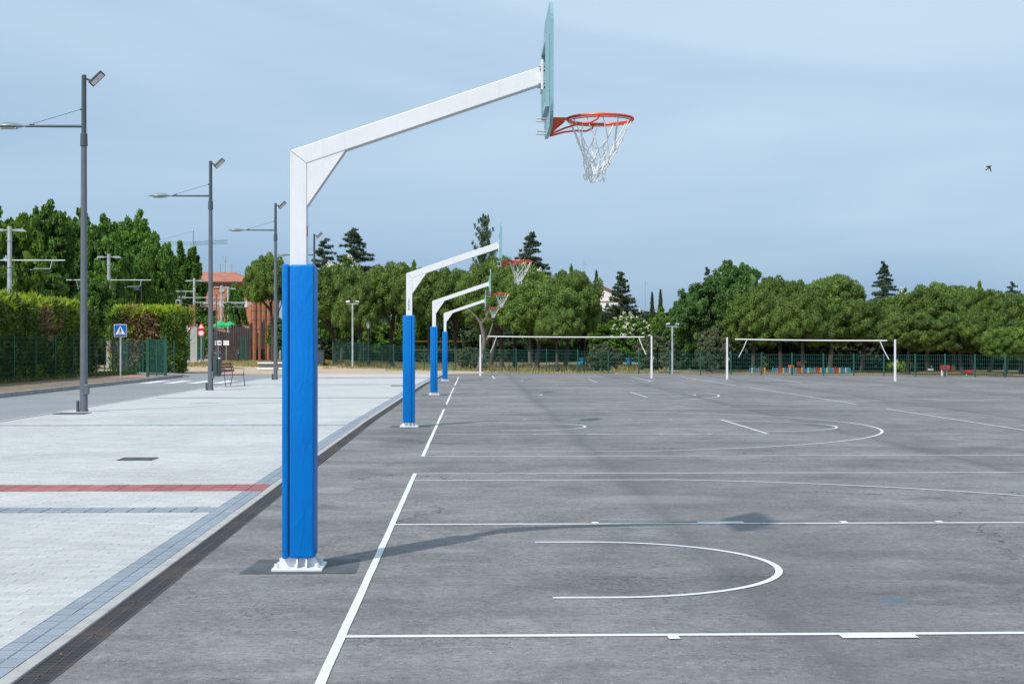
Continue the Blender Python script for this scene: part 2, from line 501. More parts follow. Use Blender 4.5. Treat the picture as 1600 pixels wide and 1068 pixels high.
def leaf_mat(name, c1, c2, c3, trans=0.25, rough=0.55):
    m, nt, b = new_mat(name)
    isl = nt.nodes.new('ShaderNodeNewGeometry').outputs['Random Per Island']
    v = coords(nt, 'Pos')
    f = noise(nt, v, 1.1, 3)
    mixf = math_(nt, 'ADD', math_(nt, 'MULTIPLY', isl, 0.34), math_(nt, 'MULTIPLY', f, 0.75))
    col = ramp(nt, mixf, [(0.34, c1), (0.55, c2), (0.78, c3)])
    ob = nt.nodes.new('ShaderNodeObjectInfo').outputs['Random']
    col = mixc(nt, 1.0, col, ramp(nt, ob, [(0.0, (0.82,)), (1.0, (1.18,))]), 'MULTIPLY')
    nt.links.new(col, b.inputs['Base Color'])
    b.inputs['Roughness'].default_value = rough
    b.inputs['Specular IOR Level'].default_value = 0.3
    tr = nt.nodes.new('ShaderNodeBsdfTranslucent')
    tcol = mixc(nt, 1.0, col, (1.5, 1.6, 0.7), 'MULTIPLY')
    nt.links.new(tcol, tr.inputs['Color'])
    ms = nt.nodes.new('ShaderNodeMixShader')
    ms.inputs[0].default_value = trans
    nt.links.new(b.outputs[0], ms.inputs[1])
    nt.links.new(tr.outputs[0], ms.inputs[2])
    nt.links.new(ms.outputs[0], nt.nodes['Material Output'].inputs['Surface'])
    return m
M['pine'] = leaf_mat('pine_needles', (0.050, 0.090, 0.018), (0.105, 0.178, 0.030), (0.195, 0.285, 0.058), 0.10)
M['decid'] = leaf_mat('broad_leaves', (0.055, 0.13, 0.022), (0.10, 0.21, 0.032), (0.17, 0.31, 0.055), 0.3)
M['understory_shade'] = leaf_mat('shade_darkened_undergrowth', (0.012, 0.028, 0.010), (0.022, 0.045, 0.015), (0.045, 0.08, 0.025), 0.05)  # undergrowth leaf colours darkened to stand in for shade under the pines
M['decid_light'] = leaf_mat('light_broad_leaves', (0.09, 0.18, 0.02), (0.14, 0.26, 0.03), (0.20, 0.34, 0.05), 0.35)
M['elm'] = leaf_mat('elm_leaves', (0.05, 0.12, 0.03), (0.09, 0.18, 0.045), (0.14, 0.25, 0.07), 0.3)
M['cedar'] = leaf_mat('cedar_needles', (0.04, 0.075, 0.045), (0.065, 0.11, 0.065), (0.10, 0.15, 0.09), 0.12)
M['fir'] = leaf_mat('fir_needles', (0.045, 0.08, 0.035), (0.075, 0.115, 0.05), (0.12, 0.16, 0.075), 0.12)
M['cypress'] = leaf_mat('cypress_leaves', (0.04, 0.08, 0.03), (0.07, 0.12, 0.04), (0.10, 0.16, 0.05), 0.12)
M['oak'] = leaf_mat('holm_oak_leaves', (0.075, 0.10, 0.05), (0.12, 0.15, 0.075), (0.18, 0.21, 0.12), 0.15)
M['hedge'] = leaf_mat('hedge_leaves', (0.045, 0.085, 0.015), (0.09, 0.15, 0.022), (0.16, 0.24, 0.03), 0.2)
M['hedge_tip'] = leaf_mat('hedge_new_growth', (0.22, 0.31, 0.025), (0.34, 0.44, 0.035), (0.46, 0.55, 0.06), 0.35)
M['grass_dry'] = leaf_mat('dry_grass_blades', (0.30, 0.25, 0.12), (0.42, 0.35, 0.18), (0.22, 0.25, 0.08), 0.3)
M['grass_green'] = leaf_mat('green_grass_blades', (0.09, 0.14, 0.04), (0.15, 0.2, 0.06), (0.3, 0.27, 0.12), 0.3)

# ------------------------------------------------------------------ mesh helpers
class MB:
    def __init__(s):
        s.v, s.f = [], []

    def add(s, vs, fs):
        o = len(s.v)
        s.v += [tuple(p) for p in vs]
        s.f += [tuple(i + o for i in f) for f in fs]
        return s

    def box(s, x0, x1, y0, y1, z0, z1):
        return s.add([(x0, y0, z0), (x1, y0, z0), (x1, y1, z0), (x0, y1, z0), (x0, y0, z1), (x1, y0, z1), (x1, y1, z1), (x0, y1, z1)],
                     [(0, 3, 2, 1), (4, 5, 6, 7), (0, 1, 5, 4), (1, 2, 6, 5), (2, 3, 7, 6), (3, 0, 4, 7)])

    def prism(s, pts, a, b, axis='y'):
        """polygon pts extruded from a to b along axis; pts are (x,z) for y, (y,z) for x, (x,y) for z"""
        n = len(pts)
        def mk(p, t):
            return {'y': (p[0], t, p[1]), 'x': (t, p[0], p[1]), 'z': (p[0], p[1], t)}[axis]
        vs = [mk(p, a) for p in pts] + [mk(p, b) for p in pts]
        fs = [tuple(range(n)), tuple(range(2 * n - 1, n - 1, -1))] + [(i, i + n, (i + 1) % n + n, (i + 1) % n) for i in range(n)]
        return s.add(vs, fs)

    def tube(s, pts, rad, n=8, caps=True):
        pts = [Vector(p) for p in pts]
        if not isinstance(rad, (list, tuple)):
            rad = [rad] * len(pts)
        rings = []
        up = None
        for i, p in enumerate(pts):
            d = (pts[min(i + 1, len(pts) - 1)] - pts[max(i - 1, 0)])
            d.normalize()
            if up is None:
                up = d.orthogonal().normalized()
            else:
                up = (up - d * up.dot(d)).normalized()
            sd_ = d.cross(up)
            rings.append([p + (up * math.cos(2 * PI * k / n) + sd_ * math.sin(2 * PI * k / n)) * rad[i] for k in range(n)])
        vs = [q for r_ in rings for q in r_]
        fs = []
        for i in range(len(rings) - 1):
            for k in range(n):
                a, b_ = i * n + k, i * n + (k + 1) % n
                fs.append((a, b_, b_ + n, a + n))
        if caps:
            fs.append(tuple(range(n - 1, -1, -1)))
            fs.append(tuple(range((len(rings) - 1) * n, len(rings) * n)))
        return s.add(vs, fs)

    def cyl(s, x, y, z0, z1, r0, r1=None, n=12):
        return s.tube([(x, y, z0), (x, y, z1)], [r0, r1 if r1 is not None else r0], n)

    def torus(s, c, rr, r_, n=48, k=8):
        vs, fs = [], []
        for i in range(n):
            a = 2 * PI * i / n
            for j in range(k):
                t = 2 * PI * j / k
                q = rr + r_ * math.cos(t)
                vs.append((c[0] + q * math.cos(a), c[1] + q * math.sin(a), c[2] + r_ * math.sin(t)))
        for i in range(n):
            for j in range(k):
                fs.append((i * k + j, ((i + 1) % n) * k + j, ((i + 1) % n) * k + (j + 1) % k, i * k + (j + 1) % k))
        return s.add(vs, fs)

    def rot(s, ang, axis='Z', c=(0, 0, 0)):
        m = Matrix.Translation(c) @ Matrix.Rotation(ang, 4, axis) @ Matrix.Translation([-q for q in c])
        s.v = [tuple(m @ Vector(p)) for p in s.v]
        return s

    def build(s, name, mat, parent=None, smooth=False, bev=0.0, seg=2, loc=None):
        me = bpy.data.meshes.new(name)
        me.from_pydata(s.v, [], s.f)
        me.update()
        bm = bmesh.new()
        bm.from_mesh(me)
        bmesh.ops.recalc_face_normals(bm, faces=bm.faces)
        if bev:
            bmesh.ops.bevel(bm, geom=list(bm.edges), offset=bev, segments=seg, affect='EDGES', profile=0.5)
        for f in bm.faces:
            f.smooth = smooth
        bm.to_mesh(me)
        bm.free()
        if smooth:
            try:
                me.set_sharp_from_angle(angle=R(40))
            except Exception:
                pass
        me.materials.append(mat)
        return link(name, me, parent, loc)

def link(name, me, parent=None, loc=None):
    o = bpy.data.objects.new(name, me)
    COL.objects.link(o)
    if parent is not None:
        o.parent = parent
    if loc is not None:
        o.location = loc
    return o

def tag(o, label=None, cat=None, group=None, kind=None):
    if label:
        o['label'] = label
    if cat:
        o['category'] = cat
    if group:
        o['group'] = group
    if kind:
        o['kind'] = kind
    return o

def thing(name, label, cat, loc=(0, 0, 0), rz=0, group=None):
    o = bpy.data.objects.new(name, None)
    COL.objects.link(o)
    o.empty_display_size = 0.2
    o.location = loc
    o.rotation_euler = (0, 0, rz)
    return tag(o, label, cat, group)

def struct(o, kind='structure'):
    o['kind'] = kind
    return o

def dup(root, loc=None, rz=None, label=None, scale=None):
    r = root.copy()
    COL.objects.link(r)
    if loc is not None:
        r.location = loc
    if rz is not None:
        r.rotation_euler = (0, 0, rz)
    if scale is not None:
        r.scale = scale
    if label:
        r['label'] = label
    for ch in list(root.children):
        c = ch.copy()
        COL.objects.link(c)
        c.parent = r
        for g in list(ch.children):
            d = g.copy()
            COL.objects.link(d)
            d.parent = c
    return r

def sheet(name, pts, z, mat, kind='structure'):
    me = bpy.data.meshes.new(name)
    me.from_pydata([(x, y, z) for x, y in pts], [], [tuple(range(len(pts)))])
    me.update()
    if me.polygons[0].normal.z < 0:
        me.flip_normals()
    me.materials.append(mat)
    o = link(name, me)
    o['kind'] = kind
    return o

# numpy soup of small faces
class Soup:
    def __init__(s):
        s.q, s.m = [], []

    def quads(s, arr, mi=0):
        """arr (n,4,3)"""
        if len(arr):
            s.q.append(arr.astype(np.float32))
            s.m.append(np.full(len(arr), mi, np.int32))

    def build(s, name, mats, parent=None, extra=None):
        q = np.concatenate(s.q)
        mi = np.concatenate(s.m)
        # degenerate quads (v3==v2) become triangles
        n = len(q)
        me = bpy.data.meshes.new(name)
        tri = np.all(np.abs(q[:, 3] - q[:, 2]) < 1e-7, axis=1)
        cnt = np.where(tri, 3, 4)
        mask = np.ones((n, 4), bool)
        mask[tri, 3] = False
        vs = q[mask]
        me.vertices.add(len(vs))
        me.vertices.foreach_set('co', vs.ravel())
        me.loops.add(len(vs))
        me.loops.foreach_set('vertex_index', np.arange(len(vs), dtype=np.int32))
        me.polygons.add(n)
        st = np.concatenate([[0], np.cumsum(cnt)[:-1]]).astype(np.int32)
        me.polygons.foreach_set('loop_start', st)
        me.polygons.foreach_set('loop_total', cnt.astype(np.int32))
        me.polygons.foreach_set('material_index', mi)
        for m in mats:
            me.materials.append(m)
        me.update(calc_edges=True)
        return link(name, me, parent)

def unit(a):
    return a / np.maximum(np.linalg.norm(a, axis=1, keepdims=True), 1e-9)

def sphere_dirs(n):
    return unit(rng.normal(size=(n, 3)))

def leaves(cen, rad, n, size, kind='leaf', out=0.6, flat=1.0, up=0.0, shell=0.35):
    """n leaves round each of the centres (k,3) in puffs of radius rad (k,); returns quads (k*n,4,3)"""
    k = len(cen)
    d = sphere_dirs(k * n)
    if up:
        d[:, 2] += up
        d = unit(d)
    r = np.repeat(rad, n) * (1 - shell * rng.random(k * n))
    dd = d * r[:, None]
    dd[:, 2] *= flat
    c = np.repeat(cen, n, axis=0) + dd
    sz = size * (0.6 + 0.8 * rng.random(k * n))[:, None]
    if kind == 'needle':
        ax = unit(d * 0.45 + sphere_dirs(k * n) * 0.75 + np.array([0, 0, 0.45]))
        sd_ = unit(np.cross(ax, d * out + sphere_dirs(k * n) * (1 - out) * 0.9))
        a = c - sd_ * sz * 0.20
        b_ = c + sd_ * sz * 0.20
        t = c + ax * sz
        return np.stack([a, b_, t, t], axis=1)
    nr = unit(d * out + sphere_dirs(k * n) * (1 - out) + np.array([0, 0, 0.25]))
    u = unit(np.cross(nr, sphere_dirs(k * n)))
    w = np.cross(nr, u)
    return np.stack([c - u * sz * 0.5, c - w * sz * 0.32, c + u * sz * 0.5, c + w * sz * 0.32], axis=1)

_ico = None
def ico_quads(cen, rad, flat=1.0):
    global _ico
    if _ico is None:
        bm = bmesh.new()
        bmesh.ops.create_icosphere(bm, subdivisions=1, radius=1)
        _ico = np.array([[v.co[:] for v in f.verts] for f in bm.faces])
        bm.free()
    f = _ico[None, :, :, :] * rad[:, None, None, None]
    f = f * np.array([1, 1, flat])
    f = f + cen[:, None, None, :]
    f = f.reshape(-1, 3, 3)
    return np.concatenate([f, f[:, 2:3]], axis=1)

def limb(mb, a, b_, r0, r1, bend=0.12, n=7, k=5):
    a, b_ = Vector(a), Vector(b_)
    L = (b_ - a).length
    off = Vector((random.uniform(-1, 1), random.uniform(-1, 1), random.uniform(-0.3, 0.6))) * L * bend
    pts, rs = [], []
    for i in range(k + 1):
        t = i / k
        pts.append(a.lerp(b_, t) + off * math.sin(PI * t))
        rs.append(r0 + (r1 - r0) * t)
    mb.tube(pts, rs, n)
    return pts

# ------------------------------------------------------------------ tree prototypes (unit: metres, scaled per copy)
def proto_pine(seed, Hh=5.5, Rr=2.6, base=0.20, lean=0.3, dens=1.0):
    global rng
    rng = np.random.default_rng(seed)
    random.seed(seed)
    root = thing('pine_tree', 'x', 'tree')
    tk = MB()
    top = (lean, 0.1, Hh * 0.62)
    limb(tk, (0, 0, -0.1), top, 0.19, 0.10, 0.07, 9, 6)
    z0 = Hh * base
    cz, hz = (z0 + Hh) / 2, (Hh - z0) / 2
    lobes, lr = [], []
    nl = 17
    for i in range(nl):
        u = -0.55 + 1.5 * (i + 0.5) / nl
        u = min(u, 0.93)
        a = i * 2.39996 + random.uniform(-0.4, 0.4)
        s_ = math.sqrt(max(0.0, 1 - u * u))
        rr = Rr * random.uniform(0.60, 0.80)
        lobes.append((rr * s_ * math.cos(a) + lean, rr * s_ * math.sin(a), cz + u * hz * random.uniform(0.68, 0.80)))
        lr.append(Rr * random.uniform(0.27, 0.42))
    lb = MB()
    for i in range(0, nl, 3):
        limb(lb, (lean * 0.6, 0.05, Hh * random.uniform(0.35, 0.55)), lobes[i], 0.07, 0.03, 0.15, 6, 4)
    tk.build('trunk', M['bark'], root, True)
    lb.build('limb', M['bark'], root, True)
    s = Soup()
    cen, rad = [], []
    for (lx, ly, lz), r_ in zip(lobes, lr):
        for i_ in range(9):
            u_ = -0.35 + 1.3 * (i_ + 0.5) / 9
            u_ = min(u_, 0.97)
            a_ = i_ * 2.39996 + lx
            s_ = math.sqrt(1 - u_ * u_)
            q = r_ * random.uniform(0.78, 1.08)
            cen.append((lx + s_ * math.cos(a_) * q, ly + s_ * math.sin(a_) * q, lz + u_ * q * 0.85))
            rad.append(r_ * random.uniform(0.36, 0.52))
    cen, rad = np.array(cen), np.array(rad)
    s.quads(ico_quads(np.array(lobes), np.array(lr) * 0.66, 0.8))
    s.quads(ico_quads(cen, rad * 0.72, 0.85))
    s.quads(leaves(cen, rad, int(400 * dens), 0.15, 'needle', 0.97, 0.9, 0.15, 0.18))
    s.build('crown', [M['pine']], root)
    root['dim'] = (Rr, Hh)
    return root

def proto_broad(seed, Hh=10, Rr=4, base=0.25, mat='decid', leaf=0.30, nl=26, n=150, rough=0.9, flowers=False, name='broadleaf_tree', bark='bark_grey', tr=0.22):
    global rng
    rng = np.random.default_rng(seed)
    random.seed(seed)
    root = thing(name, 'x', 'tree')
    z0 = Hh * base
    cz, hz = (z0 + Hh) / 2, (Hh - z0) / 2
    lobes, lr = [], []
    for i in range(nl):
        u = -0.85 + 1.85 * (i + 0.5) / nl
        u = max(-0.9, min(u, 0.95))
        a = i * 2.39996 + random.uniform(-0.5, 0.5)
        s_ = math.sqrt(max(0.0, 1 - u * u))
        rr = random.uniform(0.45, 0.88)
        lobes.append((Rr * rr * s_ * math.cos(a), Rr * rr * s_ * math.sin(a), cz + u * hz * random.uniform(0.74, 0.90)))
        lr.append(Rr * random.uniform(0.20, 0.34))
    tk = MB()
    limb(tk, (0, 0, -0.1), (0.1, 0, Hh * 0.7), tr, tr * 0.35, 0.03, 9, 6)
    tk.build('trunk', M[bark], root, True)
    lb = MB()
    for i in range(0, nl, 3):
        limb(lb, (0, 0, Hh * random.uniform(0.25, 0.55)), lobes[i], tr * 0.4, 0.03, 0.12, 6, 4)
    lb.build('limb', M[bark], root, True)
    s = Soup()
    cen, rad = [], []
    for (lx, ly, lz), r_ in zip(lobes, lr):
        for d in sphere_dirs(15):
            q = r_ * random.uniform(0.6, 1.25 * rough)
            cen.append((lx + d[0] * q, ly + d[1] * q, lz + d[2] * q * 0.9))
            rad.append(r_ * random.uniform(0.28, 0.48))
    cen, rad = np.array(cen), np.array(rad)
    s.quads(ico_quads(np.array(lobes), np.array(lr) * 0.62, 0.85))
    s.quads(leaves(cen, rad, n, leaf, 'leaf', 0.35, 0.85, 0.1, 0.75))
    # ragged sprigs standing out of the outline
    k = len(cen) // 2
    s.quads(leaves(cen[:k] + sphere_dirs(k) * rad[:k, None] * 1.1 + [0, 0, 0.1], rad[:k] * 0.6, n // 3, leaf * 0.9, 'leaf', 0.3, 1.3, 0.1, 0.9))
    if flowers:
        top = cen[cen[:, 2] > cz]
        top = top[rng.random(len(top)) < 0.75]
        s.quads(leaves(top + unit(top - [0, 0, cz]) * 0.35, np.full(len(top), 0.32), 26, leaf * 0.8, 'leaf', 0.5, 0.8, 0.6, 0.5), 1)
    s.build('crown', [M[mat], M['flower']], root)
    root['dim'] = (Rr, Hh)
    return root

def proto_conifer(seed, Hh=10, Rr=2.6, tiers=16, per=9, mat='cedar', droop=0.10, power=0.8, name='cedar_tree', base=0.12, ragged=0.35, nleaf=60, flatc=0.4):
    global rng
    rng = np.random.default_rng(seed)
    random.seed(seed)
    root = thing(name, 'x', 'tree')
    tk = MB()
    tk.tube([(0, 0, -0.1), (0, 0, Hh * 0.5), (0.03, 0, Hh * 0.985)], [0.2, 0.11, 0.015], 8)
    tk.build('trunk', M['bark_grey'], root, True)
    lb = MB()
    cen, rad = [], []
    for i in range(tiers):
        t = (i + 0.4) / tiers
        z = Hh * (base + (1 - base) * t)
        L = Rr * (1 - t) ** power + 0.12
        nn = max(4, int(per * (1 - t * 0.4)))
        for k in range(nn):
            a = k * 2 * PI / nn + i * 0.7 + random.uniform(-0.3, 0.3)
            l_ = L * random.uniform(1 - ragged, 1.08)
            zz = z + random.uniform(-0.75, 0.75) * Hh / tiers
            end = (l_ * math.cos(a), l_ * math.sin(a), zz - droop * l_ + 0.15 * l_ * random.random())
            lb.tube([(0, 0, zz), end], [0.035, 0.01], 4)
            m_ = max(2, int(l_ / 0.28))
            for j in range(1, m_ + 1):
                f = j / m_
                w = (0.16 + 0.22 * (1 - f)) * (0.7 + 0.3 * L / Rr)
                cen.append((end[0] * f, end[1] * f, zz + (end[2] - zz) * f))
                rad.append(w * random.uniform(0.8, 1.3))
    cen.append((0, 0, Hh * 0.98))
    rad.append(0.16)
    lb.build('limb', M['bark_grey'], root)
    s = Soup()
    cen, rad = np.array(cen), np.array(rad)
    s.quads(leaves(cen, rad, nleaf, 0.17, 'needle', 0.5, flatc, 0.2, 0.8))
    s.build('crown', [M[mat]], root)
    root['dim'] = (Rr, Hh)
    return root

def proto_column(seed, Hh=10, Rr=1.0, mat='cypress', n=60, name='cypress_tree', leaf=0.17, kind='needle', taper=0.75, base=0.03, feather=0.0):
    global rng
    rng = np.random.default_rng(seed)
    random.seed(seed)
    root = thing(name, 'x', 'tree')
    tk = MB()
    tk.tube([(0, 0, -0.1), (0, 0, Hh * 0.85)], [0.16, 0.03], 8)
    tk.build('trunk', M['bark_grey'], root, True)
    cen, rad = [], []
    m_ = 330
    for i in range(m_):
        t = (i + 0.5) / m_
        z = Hh * (base + (1 - base) * t)
        w = Rr * min(1.0, (t + 0.12) * 4.5) * (1 - t) ** taper
        a = i * 2.39996
        q = w * random.uniform(0.55, 0.95 + feather)
        cen.append((q * math.cos(a), q * math.sin(a), z))
        rad.append(0.12 + w * 0.28)
    s = Soup()
    cen, rad = np.array(cen), np.array(rad)
    core = cen * [0.35, 0.35, 1]
    s.quads(ico_quads(core[::6], np.maximum(rad[::6] * 1.1, 0.08), 1.6))
    s.quads(leaves(cen, rad, n, leaf, kind, 0.4, 1.7, 0.9, 0.8))
    s.build('crown', [M[mat]], root)
    root['dim'] = (Rr, Hh)
    return root

USED = set()
def plant(proto, px, top, Y, half, label, base=None, group=None, rz=None, cat='tree', name=None):
    """a tree whose crown centre is seen at px, its tip at top, its crown half a width of half pixels, standing at distance Y"""
    Rr, Hh = proto['dim']
    X = X_at(px, Y)
    hgt = Z_at(top, Y)
    rad = half * Y / FPX
    sc = (rad / Rr, rad / Rr, hgt / Hh)
    rz = random.uniform(0, 6.28) if rz is None else rz
    if proto.name in USED:
        o = dup(proto, (X, Y, 0), rz, label, sc)
    else:
        USED.add(proto.name)
        o = proto
        o.location = (X, Y, 0)
        o.rotation_euler = (0, 0, rz)
        o.scale = sc
        o['label'] = label
    if group:
        o['group'] = group
    o['category'] = cat
    return o

# ================================================================== THE GROUND
Y0 = 5.0
# terrain out to the horizon
terr = sheet('ground', [(-1500, -300), (1500, -300), (1500, 2500), (-1500, 2500)], -0.06, M['soil'])

XK = -2.14           # line between pale kerb and drain
def edge_x(y):       # slow drift of the court edge to the right far away
    return XK - 0.05 * min(max((y - 8) / 12, 0), 1) + 0.10 * max(0, y - 30) / 14 + 0.30 * max(0, (y - 58) / 20)
YS = [Y0, 15, 30, 45, 58, 68, 78.5]
EX = [edge_x(y) for y in YS]
DR = 0.175
fence_pts = [(-10.6, 110), (-5.3, 97), (0.6, 87.2), (10.5, 79.6), (17.9, 75.6), (25.2, 70.2), (40, 61)]
court_pts = [(x + DR, y) for x, y in zip(EX, YS)] + [(0.6, 80.5), (10.3, 79.0), (17.8, 75.9), (25.2, 70.6), (40, 61.4), (46, 50), (46, Y0 - 12), (EX[0] + DR, Y0 - 12)]
court = sheet('asphalt_court', court_pts, 0.0, M['asphalt'])

# bed under the paving, far paving as one sheet
PX0 = -9.60
NEAR = 34.0
bed = sheet('paving_bed', [(PX0, Y0)] + [(EX[0] - 0.08, Y0), (EX[1] - 0.08, 15), (edge_x(NEAR) - 0.08, NEAR), (PX0, NEAR)], -0.008, M['bed'])
far_poly = [(PX0, NEAR + 0.002)] + [(x - 0.30, y) for x, y in [(edge_x(NEAR + .002), NEAR + .002)] + list(zip(EX[3:], YS[3:]))] + [(-9.0, 78.5), (-9.3, 69.5), (PX0, 68)]
plaza_far = sheet('plaza_paving_far', far_poly, -0.002, M['paver_far'])

for nm_, a_, b_, x0_, x1_ in (('border_bed', Y0, NEAR, -0.30, -0.07),):
    yy_ = [Y0, 15, 30, NEAR]
    sheet(nm_, [(edge_x(q) - 0.305, q) for q in yy_] + [(edge_x(q) - 0.079, q) for q in yy_[::-1]], -0.0072, simple('dark_joint', (0.10, 0.10, 0.105), 0.95, 0.2, 20))
for a_, b_ in ((13.83, 14.25), (28.49, 28.91)):
    sheet('band_bed', [(PX0, a_), (edge_x(a_) - 0.31, a_), (edge_x(b_) - 0.31, b_), (PX0, b_)], -0.0072, bpy.data.materials['dark_joint'])
# ---- individual pavers
def paver_mesh(w, l, mat, t=0.008, ch=0.0012, gap=(0.0008, 0.0018)):
    a, b_ = w / 2 - gap[0] / 2, l / 2 - gap[1] / 2
    m = MB()
    m.add([(-a, -b_, -t), (a, -b_, -t), (a, b_, -t), (-a, b_, -t), (-a + ch, -b_ + ch, 0), (a - ch, -b_ + ch, 0), (a - ch, b_ - ch, 0), (-a + ch, b_ - ch, 0)],
          [(4, 5, 6, 7), (0, 1, 5, 4), (1, 2, 6, 5), (2, 3, 7, 6), (3, 0, 4, 7)])
    me = bpy.data.meshes.new('paver')
    me.from_pydata(m.v, [], m.f)
    me.update()
    me.materials.append(mat)
    return me, np.array(m.v), m.f

def lay(name, w, l, mat, spots, partname, nmax=295, gap=(0.0008, 0.0018)):
    """spots: list of (x,y); the nearest nmax to the camera become parts, the rest one joined stuff part"""
    root = struct(thing(name, None, None))
    me, vv, ff = paver_mesh(w, l, mat, gap=gap)
    spots = sorted(spots, key=lambda p: p[1] * 1.0 + 0.0 * p[0])
    vis = [p for p in spots if abs(p[0] - 0.0264 * p[1]) < 0.36 * p[1] + 0.2 and p[1] > 6.3]
    vs_ = set(vis[:nmax])
    for (x, y) in vis[:nmax]:
        o = link(partname, me, root, (x + random.uniform(-.0006, .0006), y + random.gauss(0, .0017), random.uniform(-0.0012, 0.0008)))
        o.rotation_euler = (random.uniform(-.004, .004), random.uniform(-.004, .004), random.uniform(-.006, .006))
    rest = [p for p in spots if p not in vs_]
    if rest:
        a = np.array(rest)
        n = len(a)
        V = np.repeat(vv[None], n, 0)
        tz = rng.uniform(-0.0012, 0.0008, n)
        tx, ty = rng.uniform(-.004, .004, n), rng.uniform(-.004, .004, n)
        V[:, :, 2] += tz[:, None] + V[:, :, 0] * tx[:, None] + V[:, :, 1] * ty[:, None]
        V[:, :, 0] += a[:, 0:1]
        V[:, :, 1] += a[:, 1:2] + rng.normal(0, .0017, n)[:, None]
        s = Soup()
        # keep shared vertices per paver so every paver is one island
        me2 = bpy.data.meshes.new(partname)
        fs = (np.array(ff)[None] + (np.arange(n) * len(vv))[:, None, None]).reshape(-1, 4)
        me2.vertices.add(n * len(vv))
        me2.vertices.foreach_set('co', V.astype(np.float32).ravel())
        me2.loops.add(fs.size)
        me2.loops.foreach_set('vertex_index', fs.astype(np.int32).ravel())
        me2.polygons.add(len(fs))
        me2.polygons.foreach_set('loop_start', (np.arange(len(fs)) * 4).astype(np.int32))
        me2.polygons.foreach_set('loop_total', np.full(len(fs), 4, np.int32))
        me2.materials.append(mat)
        me2.update(calc_edges=True)
        me2.shade_flat()
        o = link(partname + '_field', me2, root)
        o['kind'] = 'stuff'
    return root

RED = (15.86, 16.56)
GB1 = (13.84, 14.24)
GB2 = (28.5, 28.9)
bands = [RED, GB1, GB2]
spots, halves = [], []
for j in range(int((NEAR - Y0) / 0.1)):
    y = Y0 + 0.05 + j * 0.1
    if any(a < y + 0.045 and y - 0.045 < b_ for a, b_ in bands):
        continue
    xr = edge_x(y) - 0.08 - 0.219
    off = 0.1 * (j % 2)
    if off:
        halves.append((xr - 0.05, y))
    x = xr - 0.1 - off
    while x > PX0 + 0.1:
        spots.append((round(x, 4), round(y, 4)))
        x -= 0.2
lay('plaza_paving', 0.2, 0.1, M['paver'], spots, 'paver')
lay('plaza_paving_edge', 0.1, 0.1, M['paver'], halves, 'half_paver', 120)
red = [(edge_x(y) - 0.08 - 0.1 - 0.2 * i, y) for y in (RED[0] + 0.175, RED[0] + 0.525) for i in range(36)]
lay('red_paving_band', 0.2, 0.35, M['paver_red'], red, 'red_paver', gap=(0.006, 0.010))
g1 = [(edge_x(y) - 0.29 - 0.1 - 0.2 * i - off, y) for (y, off) in ((GB1[0] + 0.1, 0), (GB1[0] + 0.3, 0.0)) for i in range(36)]
g1 += [(edge_x(y) - 0.29 - 0.1 - 0.2 * i, y) for y in (GB2[0] + 0.1, GB2[0] + 0.3) for i in range(36)]
lay('grey_paving_band', 0.2, 0.2, M['paver_grey'], g1, 'grey_paver', gap=(0.012, 0.03))
eb = []
for j in range(int((NEAR - Y0) / 0.2)):
    y = Y0 + 0.1 + j * 0.2
    if RED[0] - 0.08 < y < RED[1] + 0.08:
        continue
    for k in (0, 1):
        eb.append((edge_x(y) - 0.088 - 0.0525 - 0.105 * k, y))
lay('border_paving_band', 0.105, 0.2, M['paver_grey'], eb, 'grey_paver', gap=(0.004, 0.017))
for nm, (a, b_), mt, xr in (('red_band_far', (69.0, 69.7), M['paver_red'], 0.08), ('grey_band_far', (43.2, 43.6), M['paver_grey'], 0.3), ('grey_band_distant', (57.6, 58.0), M['paver_grey'], 0.3)):
    sheet(nm, [(PX0 + 0.3, a), (edge_x(a) - xr, a), (edge_x(b_) - xr, b_), (PX0 + 0.3, b_)], 0.003, mt)
ys = [NEAR, 45, 58, 68, 78.5]
sheet('border_band_far', [(edge_x(y) - 0.29, y) for y in ys] + [(edge_x(y) - 0.08, y) for y in ys[::-1]], 0.001, M['paver_grey'])

# ---- pale kerb and drain
kroot = struct(thing('court_kerb', None, None))
kme = MB().box(-0.04, 0.04, -0.497, 0.497, -0.12, 0.006).build('kerb_stone', M['kerb_light'], kroot, False, 0.004, 1)
droot = struct(thing('drainage_channel', None, None))
gm = MB()
gm.box(-0.0865, -0.0715, -0.497, 0.497, -0.03, 0.001)
gm.box(0.0715, 0.0865, -0.497, 0.497, -0.03, 0.001)
gm.box(-0.005, 0.005, -0.497, 0.497, -0.025, 0.0)
gm.box(-0.0715, 0.0715, -0.497, -0.485, -0.025, 0.0)
gm.box(-0.0715, 0.0715, 0.485, 0.497, -0.025, 0.0)
for i in range(27):
    y = -0.467 + i * 0.0359
    gm.box(-0.0715, 0.0715, y - 0.0085, y + 0.0085, -0.018, -0.001)
gme = gm.build('drain_grate', M['grate'], droot)
trough = MB()
first = True
y = Y0 + 0.5
while y < 78:
    ang = math.atan2(edge_x(y + 0.5) - edge_x(y - 0.5), 1.0)
    if first:
        kk, gg = kme, gme
        first = False
    else:
        kk, gg = link('kerb_stone', kme.data, kroot), link('drain_grate', gme.data, droot)
    kk.location = (edge_x(y) - 0.04, y, random.uniform(-0.002, 0.001))
    gg.location = (edge_x(y) + DR / 2, y, 0.001 + random.uniform(-0.001, 0.001))
    kk.rotation_euler = (0, 0, -ang)
    gg.rotation_euler = (0, 0, -ang)
    y += 1.0
tp = [(edge_x(yy), yy) for yy in YS] + [(edge_x(yy) + DR, yy) for yy in YS[::-1]]
me = bpy.data.meshes.new('drain_bed')
me.from_pydata([(x, yy, -0.05) for x, yy in tp], [], [tuple(range(len(tp)))])
me.materials.append(M['black'])
